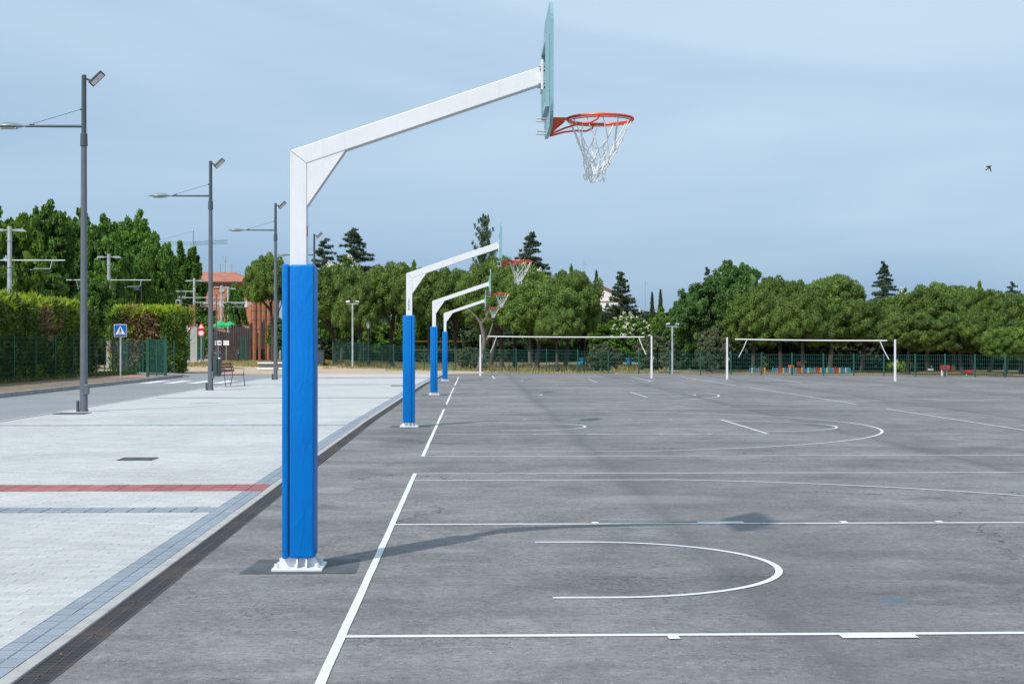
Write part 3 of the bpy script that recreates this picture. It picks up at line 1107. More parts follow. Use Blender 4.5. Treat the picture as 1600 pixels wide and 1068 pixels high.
link('drain_bed', me, droot)

# ---- road, verge, sand
sheet('road', [(-14.1, -20), (PX0 - 0.12, -20), (PX0 - 0.12, 68.1), (-9.42, 69.7), (-9.1, 78.2), (-19.5, 83.5), (-19.5, 78.6), (-15.2, 77.0), (-14.1, 73.5)], -0.022, M['road'])
gut = struct(thing('plaza_edge_kerb', None, None))
ek = MB().box(-0.06, 0.06, -0.497, 0.497, -0.1, 0.008).build('kerb_stone', M['kerb_light'], gut, False, 0.006, 1)
for i in range(62):
    o = ek if i == 0 else link('kerb_stone', ek.data, gut)
    o.location = (PX0 - 0.06, 6.5 + i, random.uniform(-.003, .002))
rk = struct(thing('road_kerb', None, None))
ek = MB().box(-0.075, 0.075, -0.496, 0.496, -0.1, 0.12).build('kerb_stone', M['kerb'], rk, False, 0.015, 2)
k = 0
def rkerb(x, y_, a):
    global k
    o = ek if k == 0 else link('kerb_stone', ek.data, rk)
    o.location = (x, y_, random.uniform(-.004, .002))
    o.rotation_euler = (0, 0, a)
    k += 1
for i in range(44):
    rkerb(-14.17, 27.5 + i, 0)
for i in range(7):
    t = i / 6 * R(75)
    rkerb(-14.25 - 5.0 * (1 - math.cos(t)), 71.4 + 5.0 * math.sin(t) * 1.1, t)
sheet('verge', [(-14.24, 20), (-14.24, 71.5), (-14.9, 74.3), (-16.5, 76.3), (-19.3, 77.4), (-40, 78), (-40, 20)], 0.055, M['verge'])
sheet('brick_path', [(-16.9, 67.5), (-14.3, 67.5), (-14.3, 69.6), (-19.0, 76.0), (-21, 76)], 0.060, paver_mat('pink_path_paver', (0.40, 0.24, 0.22), 0.1, 0.3, (0.2, 0.1)))
sheet('sand_path', [(-9.1, 78.2), (-1.5, 78.6), (0.6, 80.6), (0.6, 86.6), (-5.4, 96), (-10.4, 108), (-13, 112), (-16, 128), (-24, 150), (-34, 160), (-34, 120), (-24, 92), (-19.5, 83.6)], -0.030, M['sand'])

# zebra crossing
zc = struct(thing('zebra_crossing', None, None))
for i in range(5):
    x = -13.75 + i * 0.98
    MB().box(x, x + 0.5, 60.6, 64.6, -0.022, -0.016).build('stripe', M['line'], zc)

# ---- court lines
LW = 0.05
lrnd = random.Random(77)
def bar(m, x0, x1, y0, y1, z=0.004):
    along_x = (x1 - x0) > (y1 - y0)
    L = max(x1 - x0, y1 - y0)
    n = max(1, int(L / 0.35))
    if n < 3:
        m.add([(x0, y0, z), (x1, y0, z), (x1, y1, z), (x0, y1, z)], [(0, 1, 2, 3)])
        return
    vs_, w = [], 0.0
    for i in range(n + 1):
        t = i / n
        w = w * 0.85 + lrnd.uniform(-0.0013, 0.0013)
        e0, e1 = lrnd.uniform(-0.0012, 0.0012), lrnd.uniform(-0.0012, 0.0012)
        if along_x:
            x = x0 + (x1 - x0) * t
            vs_ += [(x, y0 + w + e0, z), (x, y1 + w + e1, z)]
        else:
            y = y0 + (y1 - y0) * t
            vs_ += [(x1 + w + e1, y, z), (x0 + w + e0, y, z)]
    m.add(vs_, [(2 * i, 2 * i + 2, 2 * i + 3, 2 * i + 1) for i in range(n)])
def arcs(m, cx, cy, r0, a0, a1, n=40, z=0.0048, w=LW):
    vs_, fs = [], []
    for i in range(n + 1):
        a = a0 + (a1 - a0) * i / n
        for q in (r0 - w / 2, r0 + w / 2):
            vs_.append((cx + q * math.cos(a), cy + q * math.sin(a), z))
    for i in range(n):
        fs.append((2 * i, 2 * i + 1, 2 * i + 3, 2 * i + 2))
    m.add(vs_, fs)
XB, XH = -0.708, 10.05
YC = [10.35, 28.05, 45.8, 63.5]
def court_lines(yc):
    root = struct(thing('court_marking', None, None))
    m = MB()
    bar(m, XB - 0.025, XB + 0.025, yc - 7.5, yc + 7.5, 0.0056)
    m.build('baseline', M['line'], root)
    m = MB()
    bar(m, XB + 0.025, XH, yc - 7.5, yc - 7.45)
    m.build('sideline', M['line'], root)
    m = MB()
    bar(m, XB + 0.025, XH, yc + 7.45, yc + 7.5)
    m.build('sideline', M['line'], root)
    m = MB()
    bar(m, XH, XH + 0.05, yc - 7.5, yc + 7.5, 0.0056)
    m.build('half_court_line', M['line'], root)
    xf = XB + 5.85
    for s_ in (-1, 1):
        m = MB()
        y_ = yc + s_ * 2.45
        bar(m, XB + 0.025, xf, y_ - 0.031, y_ + 0.031)
        m.build('lane_line', M['line'], root)
        for a, w in ((1.75, 0.06), (2.68, 0.41), (3.95, 0.06), (4.80, 0.06)):
            m = MB()
            x0 = XB + a
            bar(m, x0, x0 + w, min(y_ + s_ * 0.02, y_ + s_ * 0.125), max(y_ + s_ * 0.02, y_ + s_ * 0.125), 0.0064)
            m.build('lane_tick', M['line'], root)
        m = MB()
        y_ = yc + s_ * 6.6
        bar(m, XB + 0.025, XB + 1.575 + 1.41, y_ - 0.025, y_ + 0.025)
        m.build('three_point_side', M['line'], root)
    m = MB()
    bar(m, xf, xf + 0.05, yc - 2.45, yc + 2.45, 0.0056)
    m.build('free_throw_line', M['line'], root)
    m = MB()
    arcs(m, xf, yc, 1.8, -PI / 2, PI / 2)
    m.build('free_throw_arc', M['line'], root)
    m = MB()
    xc = XB + 1.575
    t = math.acos(1.41 / 6.75)
    arcs(m, xc, yc, 6.75, -t, t, 70)
    m.build('three_point_arc', M['line'], root)
    m = MB()
    bar(m, xc - 0.375, xc, yc - 1.3, yc - 1.25)
    bar(m, xc - 0.375, xc, yc + 1.25, yc + 1.3)
    arcs(m, xc, yc, 1.275, -PI / 2, PI / 2, 36, 0.004)
    m.build('no_charge_arc', M['line'], root)
for yc in YC:
    court_lines(yc)
vm = struct(thing('volleyball_marking', None, None))
for (x0, x1, y0_, y1_) in ((0.93, 0.98, 66.6, 73.4), (7.6, 7.65, 62, 70.5), (13.5, 13.55, 60, 68)):
    m = MB()
    bar(m, x0, x1, y0_, y1_, 0.0072)
    m.build('boundary_line', M['line'], vm)

# ---- service covers in the paving and the patches under the posts
for (px0, px1, py, lab) in ((191, 240, 717, 'dark square service cover in the pale paving, in front of the red band'),
                            (90, 136, 646, 'thin rusty cover plate in the paving at the foot of the nearest street lamp'),
                            (612, 640, 602.5, 'small dark cover far off in the paving near the court kerb')):
    x0, y_ = G(px0, py)
    x1, _ = G(px1, py)
    w = x1 - x0
    t = thing('service_cover', lab, 'cover', ((x0 + x1) / 2, y_, 0))
    MB().box(-w / 2, w / 2, -w / 2, w / 2, -0.02, 0.006).build('plate', M['rust_plate'], t, False, 0.002, 1)
    m = MB()
    for a, b_, c_, d_ in ((-w / 2 - .02, w / 2 + .02, -w / 2 - .02, -w / 2 - .003), (-w / 2 - .02, w / 2 + .02, w / 2 + .003, w / 2 + .02), (-w / 2 - .02, -w / 2 - .003, -w / 2 - .003, w / 2 + .003), (w / 2 + .003, w / 2 + .02, -w / 2 - .003, w / 2 + .003)):
        m.box(a, b_, c_, d_, -0.02, 0.009)
    m.build('frame', M['dark'], t)
XP = -1.225
for yc in YC[:3]:
    sheet('asphalt_patch', [(XP - 0.38, yc - 0.27), (XP + 0.40, yc - 0.28), (XP + 0.42, yc - 0.24), (XP + 0.40, yc + 0.40), (XP - 0.33, yc + 0.39)], 0.003, M['patch'])

# ================================================================== BASKETBALL HOOPS
def make_hoop():
    t = thing('basketball_hoop', 'x', 'basketball hoop', (0, 0, 0), 0, 'basketball hoops along the court edge')
    hw = 0.057
    zo, xt, zt, th = 2.925, 1.70, 3.525, 0.125
    sl = (zt - zo) / (xt + hw)
    lowz = lambda x: zt - th - sl * (xt - x)
    zi = lowz(hw)
    MB().prism([(-hw, 0.02), (hw, 0.02), (hw, zi), (-hw, zo)], -hw, hw).build('post', M['white'], t, False, 0.004, 2)
    MB().prism([(-hw + .0005, zo + .0015), (hw, zi + .0015), (xt, zt - th), (xt, zt)], -hw, hw).build('arm', M['white'], t, False, 0.004, 2)
    MB().prism([(hw + 0.001, zi - 0.30), (hw + 0.001, zi - 0.001), (hw + 0.27, lowz(hw + 0.27) - 0.001)], -hw + 0.002, hw - 0.002).build('gusset', M['white'], t)
    # thin weld seams
    m = MB()
    m.tube([(-hw, -hw - .0005, zo), (hw, -hw - .0005, zi)], 0.0012, 5)
    m.tube([(hw, -hw + .001, zi - 0.30), (hw, -hw + .001, zi)], 0.0014, 5)
    m.tube([(hw, -hw + .001, zi), (hw + .27, -hw + .001, lowz(hw + .27))], 0.0014, 5)
    m.build('weld_seam', M['joint'], t)
    # padding in two pieces with a slit between them
    MB().box(-0.053, 0.118, -0.125, 0.125, 0.085, 2.125).build('pad', M['pad'], t, True, 0.016, 3)
    MB().box(-0.107, -0.060, -0.120, 0.120, 0.080, 2.130).build('pad_strip', M['pad'], t, True, 0.014, 3)
    MB().box(-0.062, -0.050, -0.108, 0.108, 0.10, 2.11).build('pad_lining', M['black'], t)
    # foot
    b = MB().box(-0.172, 0.178, -0.172, 0.172, 0.0, 0.020).build('base_plate', M['white'], t, False, 0.003, 1)
    for yy in (-0.062, 0.052):
        MB().prism([(-0.150, 0.020), (-0.116, 0.084), (0.116, 0.084), (0.156, 0.020)], yy, yy + 0.010).build('fin', M['white'], b)
    for s_ in (-1, 1):
        for xx in (-0.004, 0.06):
            MB().prism([(s_ * 0.160, 0.020), (s_ * 0.130, 0.079), (s_ * 0.0625, 0.079), (s_ * 0.0625, 0.020)], xx, xx + 0.009, 'x').build('fin', M['white'], b)
    for sx_ in (-1, 1):
        for sy_ in (-1, 1):
            MB().cyl(sx_ * 0.140, sy_ * 0.135, 0.020, 0.050, 0.016, 0.016, 14).build('bolt', M['bolt'], b, True)
    # backboard: a tinted sheet across the view with rounded corners
    bx0 = xt + 0.045
    pts = []
    for (cy, cz, a0) in ((0.31, 3.77, 0), (-0.33, 3.77, 90), (-0.29, 3.24, 180), (0.27, 3.24, 270)):
        rr = 0.14 if cz > 3.5 else 0.18
        for k_ in range(7):
            a = R(a0 + k_ * 15)
            pts.append((cy + rr * math.cos(a), cz + rr * math.sin(a)))
    bb = MB().prism(pts, bx0, bx0 + 0.022, 'x').build('backboard', M['teal'], t, False)
    m = MB()
    for yy in (-0.30, 0.30):
        m.box(bx0 - 0.026, bx0 - 0.001, yy - 0.02, yy + 0.02, 3.20, 3.70)
    m.box(bx0 - 0.026, bx0 - 0.001, -0.28, 0.28, 3.20, 3.24)
    m.box(bx0 - 0.026, bx0 - 0.001, -0.28, 0.28, 3.66, 3.70)
    m.build('backboard_frame', M['frame_teal'], t)
    MB().box(xt, xt + 0.016, -0.10, 0.10, 3.355, 3.565).build('arm_plate', M['white'], t, False, 0.002, 1)
    for zz in (3.40, 3.52):
        for yy in (-0.075, 0.075):
            MB().tube([(xt - 0.018, yy, zz), (bx0 - 0.002, yy, zz)], 0.008, 8).build('bolt', M['steel'], t)
    for zz in (3.155, 3.065):
        for yy in (-0.07, 0.07):
            MB().tube([(bx0 - 0.075, yy, zz), (bx0 - 0.002, yy, zz)], 0.005, 8).build('bolt', M['steel'], t)
    # rim assembly
    xc = XB + 1.575 - XP + 0.03
    zr = 3.163
    xf = bx0 + 0.023
    rim = MB().torus((xc, 0, zr), 0.231, 0.0105, 56, 8).build('rim', M['red'], t, True)
    MB().torus((xc, 0, zr - 0.016), 0.226, 0.004, 48, 6).build('net_ring', M['red'], rim, True)
    m = MB()
    m.box(xf, xf + 0.006, -0.075, 0.075, 3.055, 3.175)
    m.box(xf + 0.006, xc - 0.222, -0.055, 0.055, zr - 0.004, zr + 0.004)
    m.prism([(xf + 0.006, 3.165), (xf + 0.11, 3.155), (xf + 0.006, 3.065)], -0.060, -0.054)
    m.prism([(xf + 0.006, 3.165), (xf + 0.11, 3.155), (xf + 0.006, 3.065)], 0.054, 0.060)
    m.build('rim_bracket', M['red'], rim)
    for s_ in (-1, 1):
        MB().tube([(xf, s_ * 0.05, 3.050), (xf + 0.10, s_ * 0.10, 3.085), (xf + 0.19, s_ * 0.165, 3.105), (xf + 0.27, s_ * 0.205, 3.108), (xf + 0.315, s_ * 0.224, 3.13), (xf + 0.33, s_ * 0.229, 3.16)], 0.007, 8).build('brace', M['red'], rim, True)
    # net
    m = MB()
    rnd = random.Random(5)
    lev = [(0.222, -0.012), (0.150, -0.165), (0.118, -0.225), (0.098, -0.280), (0.082, -0.325), (0.072, -0.365), (0.078, -0.402)]
    pt = []
    for li, (rr, dz) in enumerate(lev):
        row = []
        for k_ in range(12):
            a = 2 * PI * (k_ + 0.5 * (li % 2)) / 12
            j = 0.0 if li == 0 else 0.007 + 0.006 * li
            row.append(Vector((xc + rr * math.cos(a) + rnd.uniform(-j, j) * 0.6 - 0.006 * li, rr * math.sin(a) + rnd.uniform(-j, j) * 0.6, zr + dz + rnd.uniform(-j, j))))
        pt.append(row)
    def strand(a, b_, r_=0.0034):
        mid = a.lerp(b_, 0.5) + Vector((rnd.uniform(-.006, .006), rnd.uniform(-.006, .006), rnd.uniform(-.004, .004)))
        m.tube([a, mid, b_], r_, 5, False)
    for k_ in range(12):
        # double straight cords at the top
        a = pt[0][k_]
        tgt = pt[1][k_]
        strand(a, tgt, 0.0038)
        strand(a + Vector((0, 0.004, 0)), tgt + Vector((0.006, 0.006, 0)), 0.0032)
        for li in range(1, 6):
            n0 = pt[li][k_]
            other = (k_ - 1) % 12 if li % 2 == 0 else (k_ + 1) % 12
            strand(n0, pt[li + 1][k_])
            strand(n0, pt[li + 1][other])
            m.add([(n0.x - .006, n0.y, n0.z), (n0.x + .006, n0.y, n0.z), (n0.x, n0.y + .006, n0.z), (n0.x, n0.y - .006, n0.z), (n0.x, n0.y, n0.z + .008), (n0.x, n0.y, n0.z - .008)],
                  [(0, 2, 4), (2, 1, 4), (1, 3, 4), (3, 0, 4), (2, 0, 5), (1, 2, 5), (3, 1, 5), (0, 3, 5)])
    for k_ in range(16):   # slack ends gathered in the bottom
        a = 2 * PI * rnd.random()
        q = rnd.uniform(0.01, 0.075)
        p0 = Vector((xc - 0.03 + q * math.cos(a), q * math.sin(a), zr - rnd.uniform(0.26, 0.37)))
        p1 = p0 + Vector((rnd.uniform(-.04, .04), rnd.uniform(-.04, .04), rnd.uniform(-.07, -.01)))
        strand(p0, p1, 0.0032)
    for k_ in range(12):   # loops hanging at the lowest row
        a, b_ = pt[6][k_], pt[6][(k_ + 1) % 12]
        mid = a.lerp(b_, 0.5) - Vector((0, 0, rnd.uniform(0.012, 0.03)))
        m.tube([a, mid, b_], 0.0032, 5, False)
    m.build('net', M['net'], t, True)
    return t

hoop = make_hoop()
labs = ['nearest and largest basketball hoop, its green board, red rim and net against the sky',
        'second basketball hoop from the camera, small lettering on its white post above the padding',
        'third basketball hoop in the row, between the lettered one and the farthest one',
        'farthest and smallest basketball hoop, at the end of the row before the trees']
hoops = []
for i, yc in enumerate(YC):
    o = hoop if i == 0 else dup(hoop)
    o.location = (XP, yc, 0)
    o['label'] = labs[i]
    hoops.append(o)
# the farther pads have their slit on the other side
for o in hoops[1:]:
    for ch in o.children:
        if ch.name.startswith('pad'):
            ch.scale = (-1, 1, 1)
# small lettering on the second post, red sticker on the first
tcu = bpy.data.curves.new('post_lettering', 'FONT')
tcu.body = 'SPORTEN'
tcu.size = 0.052
tcu.extrude = 0.0006
tcu.align_x = 'CENTER'
tcu.align_y = 'CENTER'
to = bpy.data.objects.new('post_lettering', tcu)
COL.objects.link(to)
dg = bpy.context.evaluated_depsgraph_get()
tm = bpy.data.meshes.new_from_object(to.evaluated_get(dg))
bpy.data.objects.remove(to)
tm.materials.clear()
tm.materials.append(M['black'])
lt = link('post_lettering', tm, hoops[1], (0.0, -0.0582, 2.33))
lt.rotation_euler = (R(90), R(-90), 0)
lt['label'] = 'small black lettering running up the post'
MB().box(0.0575, 0.0585, -0.03, 0.03, 2.33, 2.40).build('sticker', M['sign_red'], hoops[0])

# ================================================================== STREET LAMPS
def make_lamp():
    t = thing('street_lamp', 'x', 'street lamp', (0, 0, 0), 0, 'street lamps along the paved strip')
    MB().tube([(0, 0, 0), (0, 0, 0.06), (0, 0, 0.061), (0, 0, 6.3)], [0.105, 0.105, 0.092, 0.066], 20).build('pole', M['lamp'], t, True)
    MB().tube([(0, 0, 6.22), (0, 0, 6.27), (0, 0, 6.50), (0, 0, 6.52)], [0.088, 0.084, 0.080, 0.062], 20).build('collar', M['lampdk'], t, True)
    MB().tube([(0, 0, 6.52), (0, 0, 7.88)], [0.060, 0.055], 18).build('upper_pole', M['lampdk'], t, True)
    MB().box(0.03, 0.125, -0.11, 0.06, 0.40, 0.64).build('access_box', M['lamp'], t, False, 0.012, 2)
    MB().tube([(-0.13, -0.04, 0), (-0.13, -0.04, 0.26)], [0.036, 0.034], 12).build('conduit', M['lampdk'], t, True)
    MB().tube([(-0.05, 0, 6.68), (-1.36, 0, 6.68)], [0.034, 0.028], 12).build('arm', M['lampdk'], t, True)
    MB().tube([(-0.055, 0, 7.08), (-1.20, 0, 6.735)], 0.006, 6).build('stay_cable', M['dark'], t)
    MB().tube([(-0.045, 0, 7.08), (-0.085, 0, 7.08)], 0.03, 8).build('cable_clamp', M['lampdk'], t)
    MB().tube([(-1.16, 0, 6.72), (-1.26, 0, 6.725)], [0.022, 0.02], 8).build('cable_clamp', M['lampdk'], t)
    # luminaire: flattened leaf-like shell, wider across than it is tall
    prof = [(-1.30, 0.035, 0.030), (-1.42, 0.055, 0.040), (-1.52, 0.12, 0.075), (-1.66, 0.165, 0.098), (-1.82, 0.17, 0.098), (-1.96, 0.14, 0.070), (-2.06, 0.09, 0.035), (-2.13, 0.02, 0.008)]
    vs_, fs = [], []
    n = 16
    for (x, w, h_) in prof:
        for k_ in range(n):
            a = 2 * PI * k_ / n
            z = math.sin(a) * (h_ if math.sin(a) > 0 else h_ * 0.45)
            vs_.append((x, w * math.cos(a), 6.675 + z))
    for i in range(len(prof) - 1):
        for k_ in range(n):
            fs.append((i * n + k_, i * n + (k_ + 1) % n, (i + 1) * n + (k_ + 1) % n, (i + 1) * n + k_))
    fs.append(tuple(range(n)))
    fs.append(tuple(range((len(prof) - 1) * n, len(prof) * n)))
    h = MB().add(vs_, fs).build('luminaire', M['lamphead'], t, True)
    MB().box(-1.95, -1.55, -0.11, 0.11, 6.617, 6.632).build('diffuser', M['lens'], h)
    # floodlight tilted towards the courts
    f = MB().tube([(0.04, 0, 7.80), (0.19, 0, 7.74)], 0.025, 8).build('floodlight_bracket', M['lampdk'], t)
    fl = MB().box(-0.20, 0.20, -0.085, 0.085, -0.03, 0.03).build('floodlight', M['dark'], t, False, 0.008, 2, (0.30, 0, 7.80))
    fl.rotation_euler = (R(-36), R(-44), 0)
    le = MB().box(-0.17, 0.17, -0.062, 0.062, -0.036, -0.031).build('floodlight_lens', M['lens'], fl)
    return t
lamp = make_lamp()
lx = [X_at(131, 34.6), X_at(329, 50.7), X_at(430.5, 65.8), X_at(491, 84)]
ll = ['nearest grey street lamp, access box low on its pole, luminaire cut by the picture edge',
      'street lamp with a litter bin on its pole, next to the bench',
      'street lamp standing left of the nearest blue pad, in front of the umbrella pine',
      'farthest street lamp, its top showing just right of the nearest white post']
for i, (x, y_) in enumerate(zip(lx, (34.6, 50.7, 65.8, 84.0))):
    o = lamp if i == 0 else dup(lamp)
    o.location = (x, y_, 0)
    o['label'] = ll[i]

# litter bin hung on the second lamp
def make_bin(label, loc):
    t = thing('litter_bin', label, 'litter bin', loc)
    n = 16
    MB().tube([(0, 0, 0), (0, 0, 0.04), (0, 0, 0.70)], [0.12, 0.145, 0.165], n).build('body', M['bin'], t, True)
    m = MB().tube([(0, 0, 0.76), (0, 0, 0.79), (0, 0, 0.84)], [0.17, 0.165, 0.09], n)
    m.box(-0.16, -0.13, -0.04, 0.04, 0.69, 0.78)
    m.box(0.13, 0.16, -0.04, 0.04, 0.69, 0.78)
    m.build('hood', M['bin'], t, True)
    MB().box(0.01, 0.035, -0.172, -0.15, 0.10, 0.66).build('seam_strip', M['black'], t)
    MB().box(0.05, 0.13, -0.165, -0.145, 0.60, 0.645).build('label_plate', M['sign_white'], t)
    return t
b1 = make_bin('dark grey litter bin hung on the street lamp beside the bench', (lx[1] + 0.245, 50.62, 0.48))
x_, y_ = G(500.5, 570)
b2 = thing('litter_bin', 'dark litter bin on the sand just right of the nearest blue pad', 'litter bin', (x_ - 0.05, y_, 0))
MB().box(-0.40, 0.36, -0.35, 0.35, 0.1, 1.05).build('body', M['bin'], b2, False, 0.05, 2)
MB().prism([(-0.44, 1.05), (0.40, 1.05), (0.34, 1.15), (-0.38, 1.15)], -0.38, 0.38).build('lid', M['bin'], b2)
for sx_ in (-1, 1):
    MB().tube([(sx_ * 0.34, -0.3, 0.11), (sx_ * 0.34, -0.2, 0.11)], 0.1, 10).build('wheel', M['black'], b2)

# bench by the second lamp
bx_, by_ = G(354, 604)
bn = thing('park_bench', 'bench with reddish slats and thin metal legs beside the second street lamp', 'bench', (bx_, by_ + 0.5, 0), R(70))
for i in range(3):
    z = 0.55 + i * 0.12
    MB().box(-0.85, 0.85, 0.24 + i * 0.05, 0.265 + i * 0.05, z, z + 0.085).build('back_slat', M['wood_red'], bn)
for i in range(4):
    y = -0.24 + i * 0.12
    MB().box(-0.85, 0.85, y, y + 0.095, 0.42, 0.45).build('seat_slat', M['wood_red'], bn)
for sx_ in (-0.72, 0.72):
    MB().tube([(sx_, -0.28, 0), (sx_, -0.22, 0.42), (sx_, 0.24, 0.42), (sx_, 0.34, 0.0)], 0.016, 6).build('leg', M['dark'], bn)
    MB().tube([(sx_, 0.24, 0.42), (sx_, 0.36, 0.92)], 0.016, 6).build('back_support', M['dark'], bn)
    MB().tube([(sx_, -0.22, 0.42), (sx_, -0.24, 0.66), (sx_, 0.3, 0.68)], 0.014, 6).build('armrest', M['dark'], bn)

# concrete bench beyond the road
x0, y_ = G(404, 577)
cb = thing('concrete_bench', 'low white concrete bench with grey panels, beyond the road on the sand', 'bench', (x0, y_ + 0.1, 0))
MB().box(-0.08, 3.1, 0, 0.55, 0.36, 0.45).build('seat', M['plaster'], cb, False, 0.01, 1)
MB().box(-0.12, 3.1, -0.05, 0.6, 0.0, 0.12).build('plinth', M['plaster'], cb, False, 0.01, 1)
for a, b_ in ((0.0, 0.92), (1.0, 1.92), (2.0, 2.9)):
    MB().box(a, b_, 0.05, 0.5, 0.12, 0.36).build('side_panel', M['panel_lilac'], cb)

# ================================================================== SIGNS AND SIGNALS
def poly_plate(m, pts, y0, y1):
    m.prism(pts, y0, y1)
    return m
Ys = 66.7
t = thing('pedestrian_crossing_sign', 'blue square pedestrian crossing sign with white triangle on a grey pole', 'road sign', (X_at(188.5, Ys), Ys, 0.05))
MB().tube([(0, 0, 0), (0, 0, 2.45)], 0.04, 10).build('pole', M['pole'], t, True)
MB().box(-0.285, 0.285, -0.060, -0.045, 1.86, 2.43).build('border', M['sign_white'], t, False, 0.006, 1)
MB().box(-0.265, 0.265, -0.066, -0.0605, 1.88, 2.41).build('panel', M['sign_blue'], t)
MB().prism([(-0.225, 1.965), (0.225, 1.965), (0, 2.355)], -0.0715, -0.0665).build('triangle', M['sign_white'], t)
m = MB()
m.tube([(0.0, -0.074, 2.225), (0.0, -0.0735, 2.27)], 0.022, 8)
m.prism([(-0.030, 2.09), (0.035, 2.09), (0.025, 2.21), (-0.025, 2.21)], -0.0765, -0.0720)
m.prism([(0.0, 2.10), (0.028, 2.10), (0.075, 2.005), (0.045, 2.0)], -0.0765, -0.0720)
m.prism([(-0.028, 2.10), (0.0, 2.10), (-0.045, 2.0), (-0.075, 2.005)], -0.0765, -0.0720)
m.prism([(0.022, 2.20), (0.030, 2.18), (0.085, 2.12), (0.075, 2.105)], -0.0765, -0.0720)
m.prism([(-0.022, 2.20), (-0.030, 2.18), (-0.085, 2.12), (-0.075, 2.105)], -0.0765, -0.0720)
m.build('walking_figure', M['black'], t)
m = MB()
for i in range(5):
    x = -0.16 + i * 0.075
    m.prism([(x, 1.972), (x + 0.035, 1.972), (x + 0.045, 2.0), (x + 0.015, 2.0)], -0.0765, -0.0720)
m.build('crossing_stripe', M['black'], t)

def disc(m, cx, cz, r_, y0, y1, n=24):
    m.prism([(cx + r_ * math.cos(2 * PI * i / n), cz + r_ * math.sin(2 * PI * i / n)) for i in range(n)], y0, y1)
    return m
Ys = 118
t = thing('speed_limit_sign', 'round red-rimmed speed limit sign reading 50, left of the twin concrete posts', 'road sign', (X_at(292, Ys), Ys, 0))
zc_ = Z_at(513, Ys)
MB().tube([(0, 0, 0), (0, 0, zc_ + .2)], 0.04, 8).build('pole', M['pole'], t, True)
disc(MB(), 0, zc_, 0.36, -0.06, -0.045).build('rim_disc', M['sign_red'], t)
disc(MB(), 0, zc_, 0.25, -0.070, -0.0605).build('face_disc', M['sign_white'], t)
tcu = bpy.data.curves.new('speed_digits', 'FONT')
tcu.body = '50'
tcu.size = 0.34
tcu.align_x = 'CENTER'
tcu.align_y = 'CENTER'
to = bpy.data.objects.new('speed_digits', tcu)
COL.objects.link(to)
dg = bpy.context.evaluated_depsgraph_get()
tm = bpy.data.meshes.new_from_object(to.evaluated_get(dg))
bpy.data.objects.remove(to)
tm.materials.clear()
tm.materials.append(M['black'])
o = link('speed_digits', tm, t, (0, -0.075, zc_))
o.rotation_euler = (R(90), 0, 0)
t = thing('warning_sign', 'red-rimmed warning triangle above a small round sign, right of the twin concrete posts', 'road sign', (X_at(314.5, Ys), Ys, 0))
zt_ = Z_at(511, Ys)
MB().tube([(0, 0, 0), (0, 0, zt_ + .3)], 0.04, 8).build('pole', M['pole'], t, True)
MB().prism([(-0.36, zt_ - 0.18), (0.36, zt_ - 0.18), (0, zt_ + 0.42)], -0.06, -0.045).build('triangle', M['sign_red'], t)
MB().prism([(-0.20, zt_ - 0.09), (0.20, zt_ - 0.09), (0, zt_ + 0.25)], -0.07, -0.0605).build('triangle_face', M['sign_white'], t)
disc(MB(), 0, zt_ - 0.48, 0.30, -0.06, -0.045).build('rim_disc', M['sign_red'], t)
disc(MB(), 0, zt_ - 0.48, 0.20, -0.07, -0.0605).build('face_disc', M['sign_white'], t)
Ys = 112
t = thing('traffic_light', 'black traffic light with a white border showing an orange lamp', 'traffic light', (X_at(283, Ys), Ys, 0))
MB().tube([(0, 0, 0), (0, 0, Z_at(468, Ys))], 0.07, 8).build('pole', M['lamp'], t, True)
za, zb = Z_at(480.5, Ys), Z_at(468.5, Ys)
xo = X_at(278.5, Ys) - X_at(283, Ys)
MB().box(xo - 0.16, xo + 0.16, -0.12, 0.10, za, zb).build('border', M['sign_white'], t)
MB().box(xo - 0.12, xo + 0.12, -0.14, -0.121, za + 0.05, zb - 0.05).build('housing', M['black'], t)
me_, nt_, bb_ = new_mat('lit_orange_lamp')
nt_.links.new(noise(nt_, coords(nt_, 'Pos'), 5), bb_.inputs['Coat Weight'])
bb_.inputs['Base Color'].default_value = (0.7, 0.12, 0.02, 1)
bb_.inputs['Emission Color'].default_value = (1, 0.15, 0.02, 1)
bb_.inputs['Emission Strength'].default_value = 0.8
M['lit'] = me_
disc(MB(), xo, za + 0.14, 0.085, -0.15, -0.141).build('lens', M['lit'], t)
disc(MB(), xo, za + 0.30, 0.075, -0.15, -0.141).build('lens', M['dark'], t)
disc(MB(), xo, zb - 0.14, 0.075, -0.15, -0.141).build('lens', M['dark'], t)
# small street lamps with saucer heads beyond the hedge
for (px, hy, hx0, hx1, Yl, lab) in ((220.5, 452, 199, 219, 110, 'saucer-headed street lamp above the cut hedge, left of the third tram pole'),
                                    (283, 467, 268, 281, 114, 'small street lamp with pale saucer head above the traffic light'),
                                    (338, 475, 316, 331, 120, 'pale saucer lamp on a curved arm behind the second street lamp')):
    t = thing('saucer_lamp', lab, 'street lamp', (X_at(px, Yl), Yl, 0), 0, 'saucer street lamps beyond the hedge')
    zz = Z_at(hy, Yl)
    xa, xb = X_at(hx0, Yl) - t.location.x, X_at(hx1, Yl) - t.location.x
    MB().tube([(0, 0, 0), (0, 0, zz + 0.8)], 0.05, 8).build('pole', M['lamp'], t, True)
    MB().tube([(0, 0, zz + 0.5), (xb * 0.4, 0, zz + 0.35), ((xa + xb) / 2, 0, zz + 0.15)], 0.03, 6).build('arm', M['lamp'], t, True)
    rr = abs(xb - xa) / 2
    MB().tube([((xa + xb) / 2, 0, zz - 0.10), ((xa + xb) / 2, 0, zz), ((xa + xb) / 2, 0, zz + 0.12), ((xa + xb) / 2, 0, zz + 0.18)], [rr * 0.85, rr, rr * 0.6, rr * 0.15], 16).build('head', M['lamphead'], t, True)

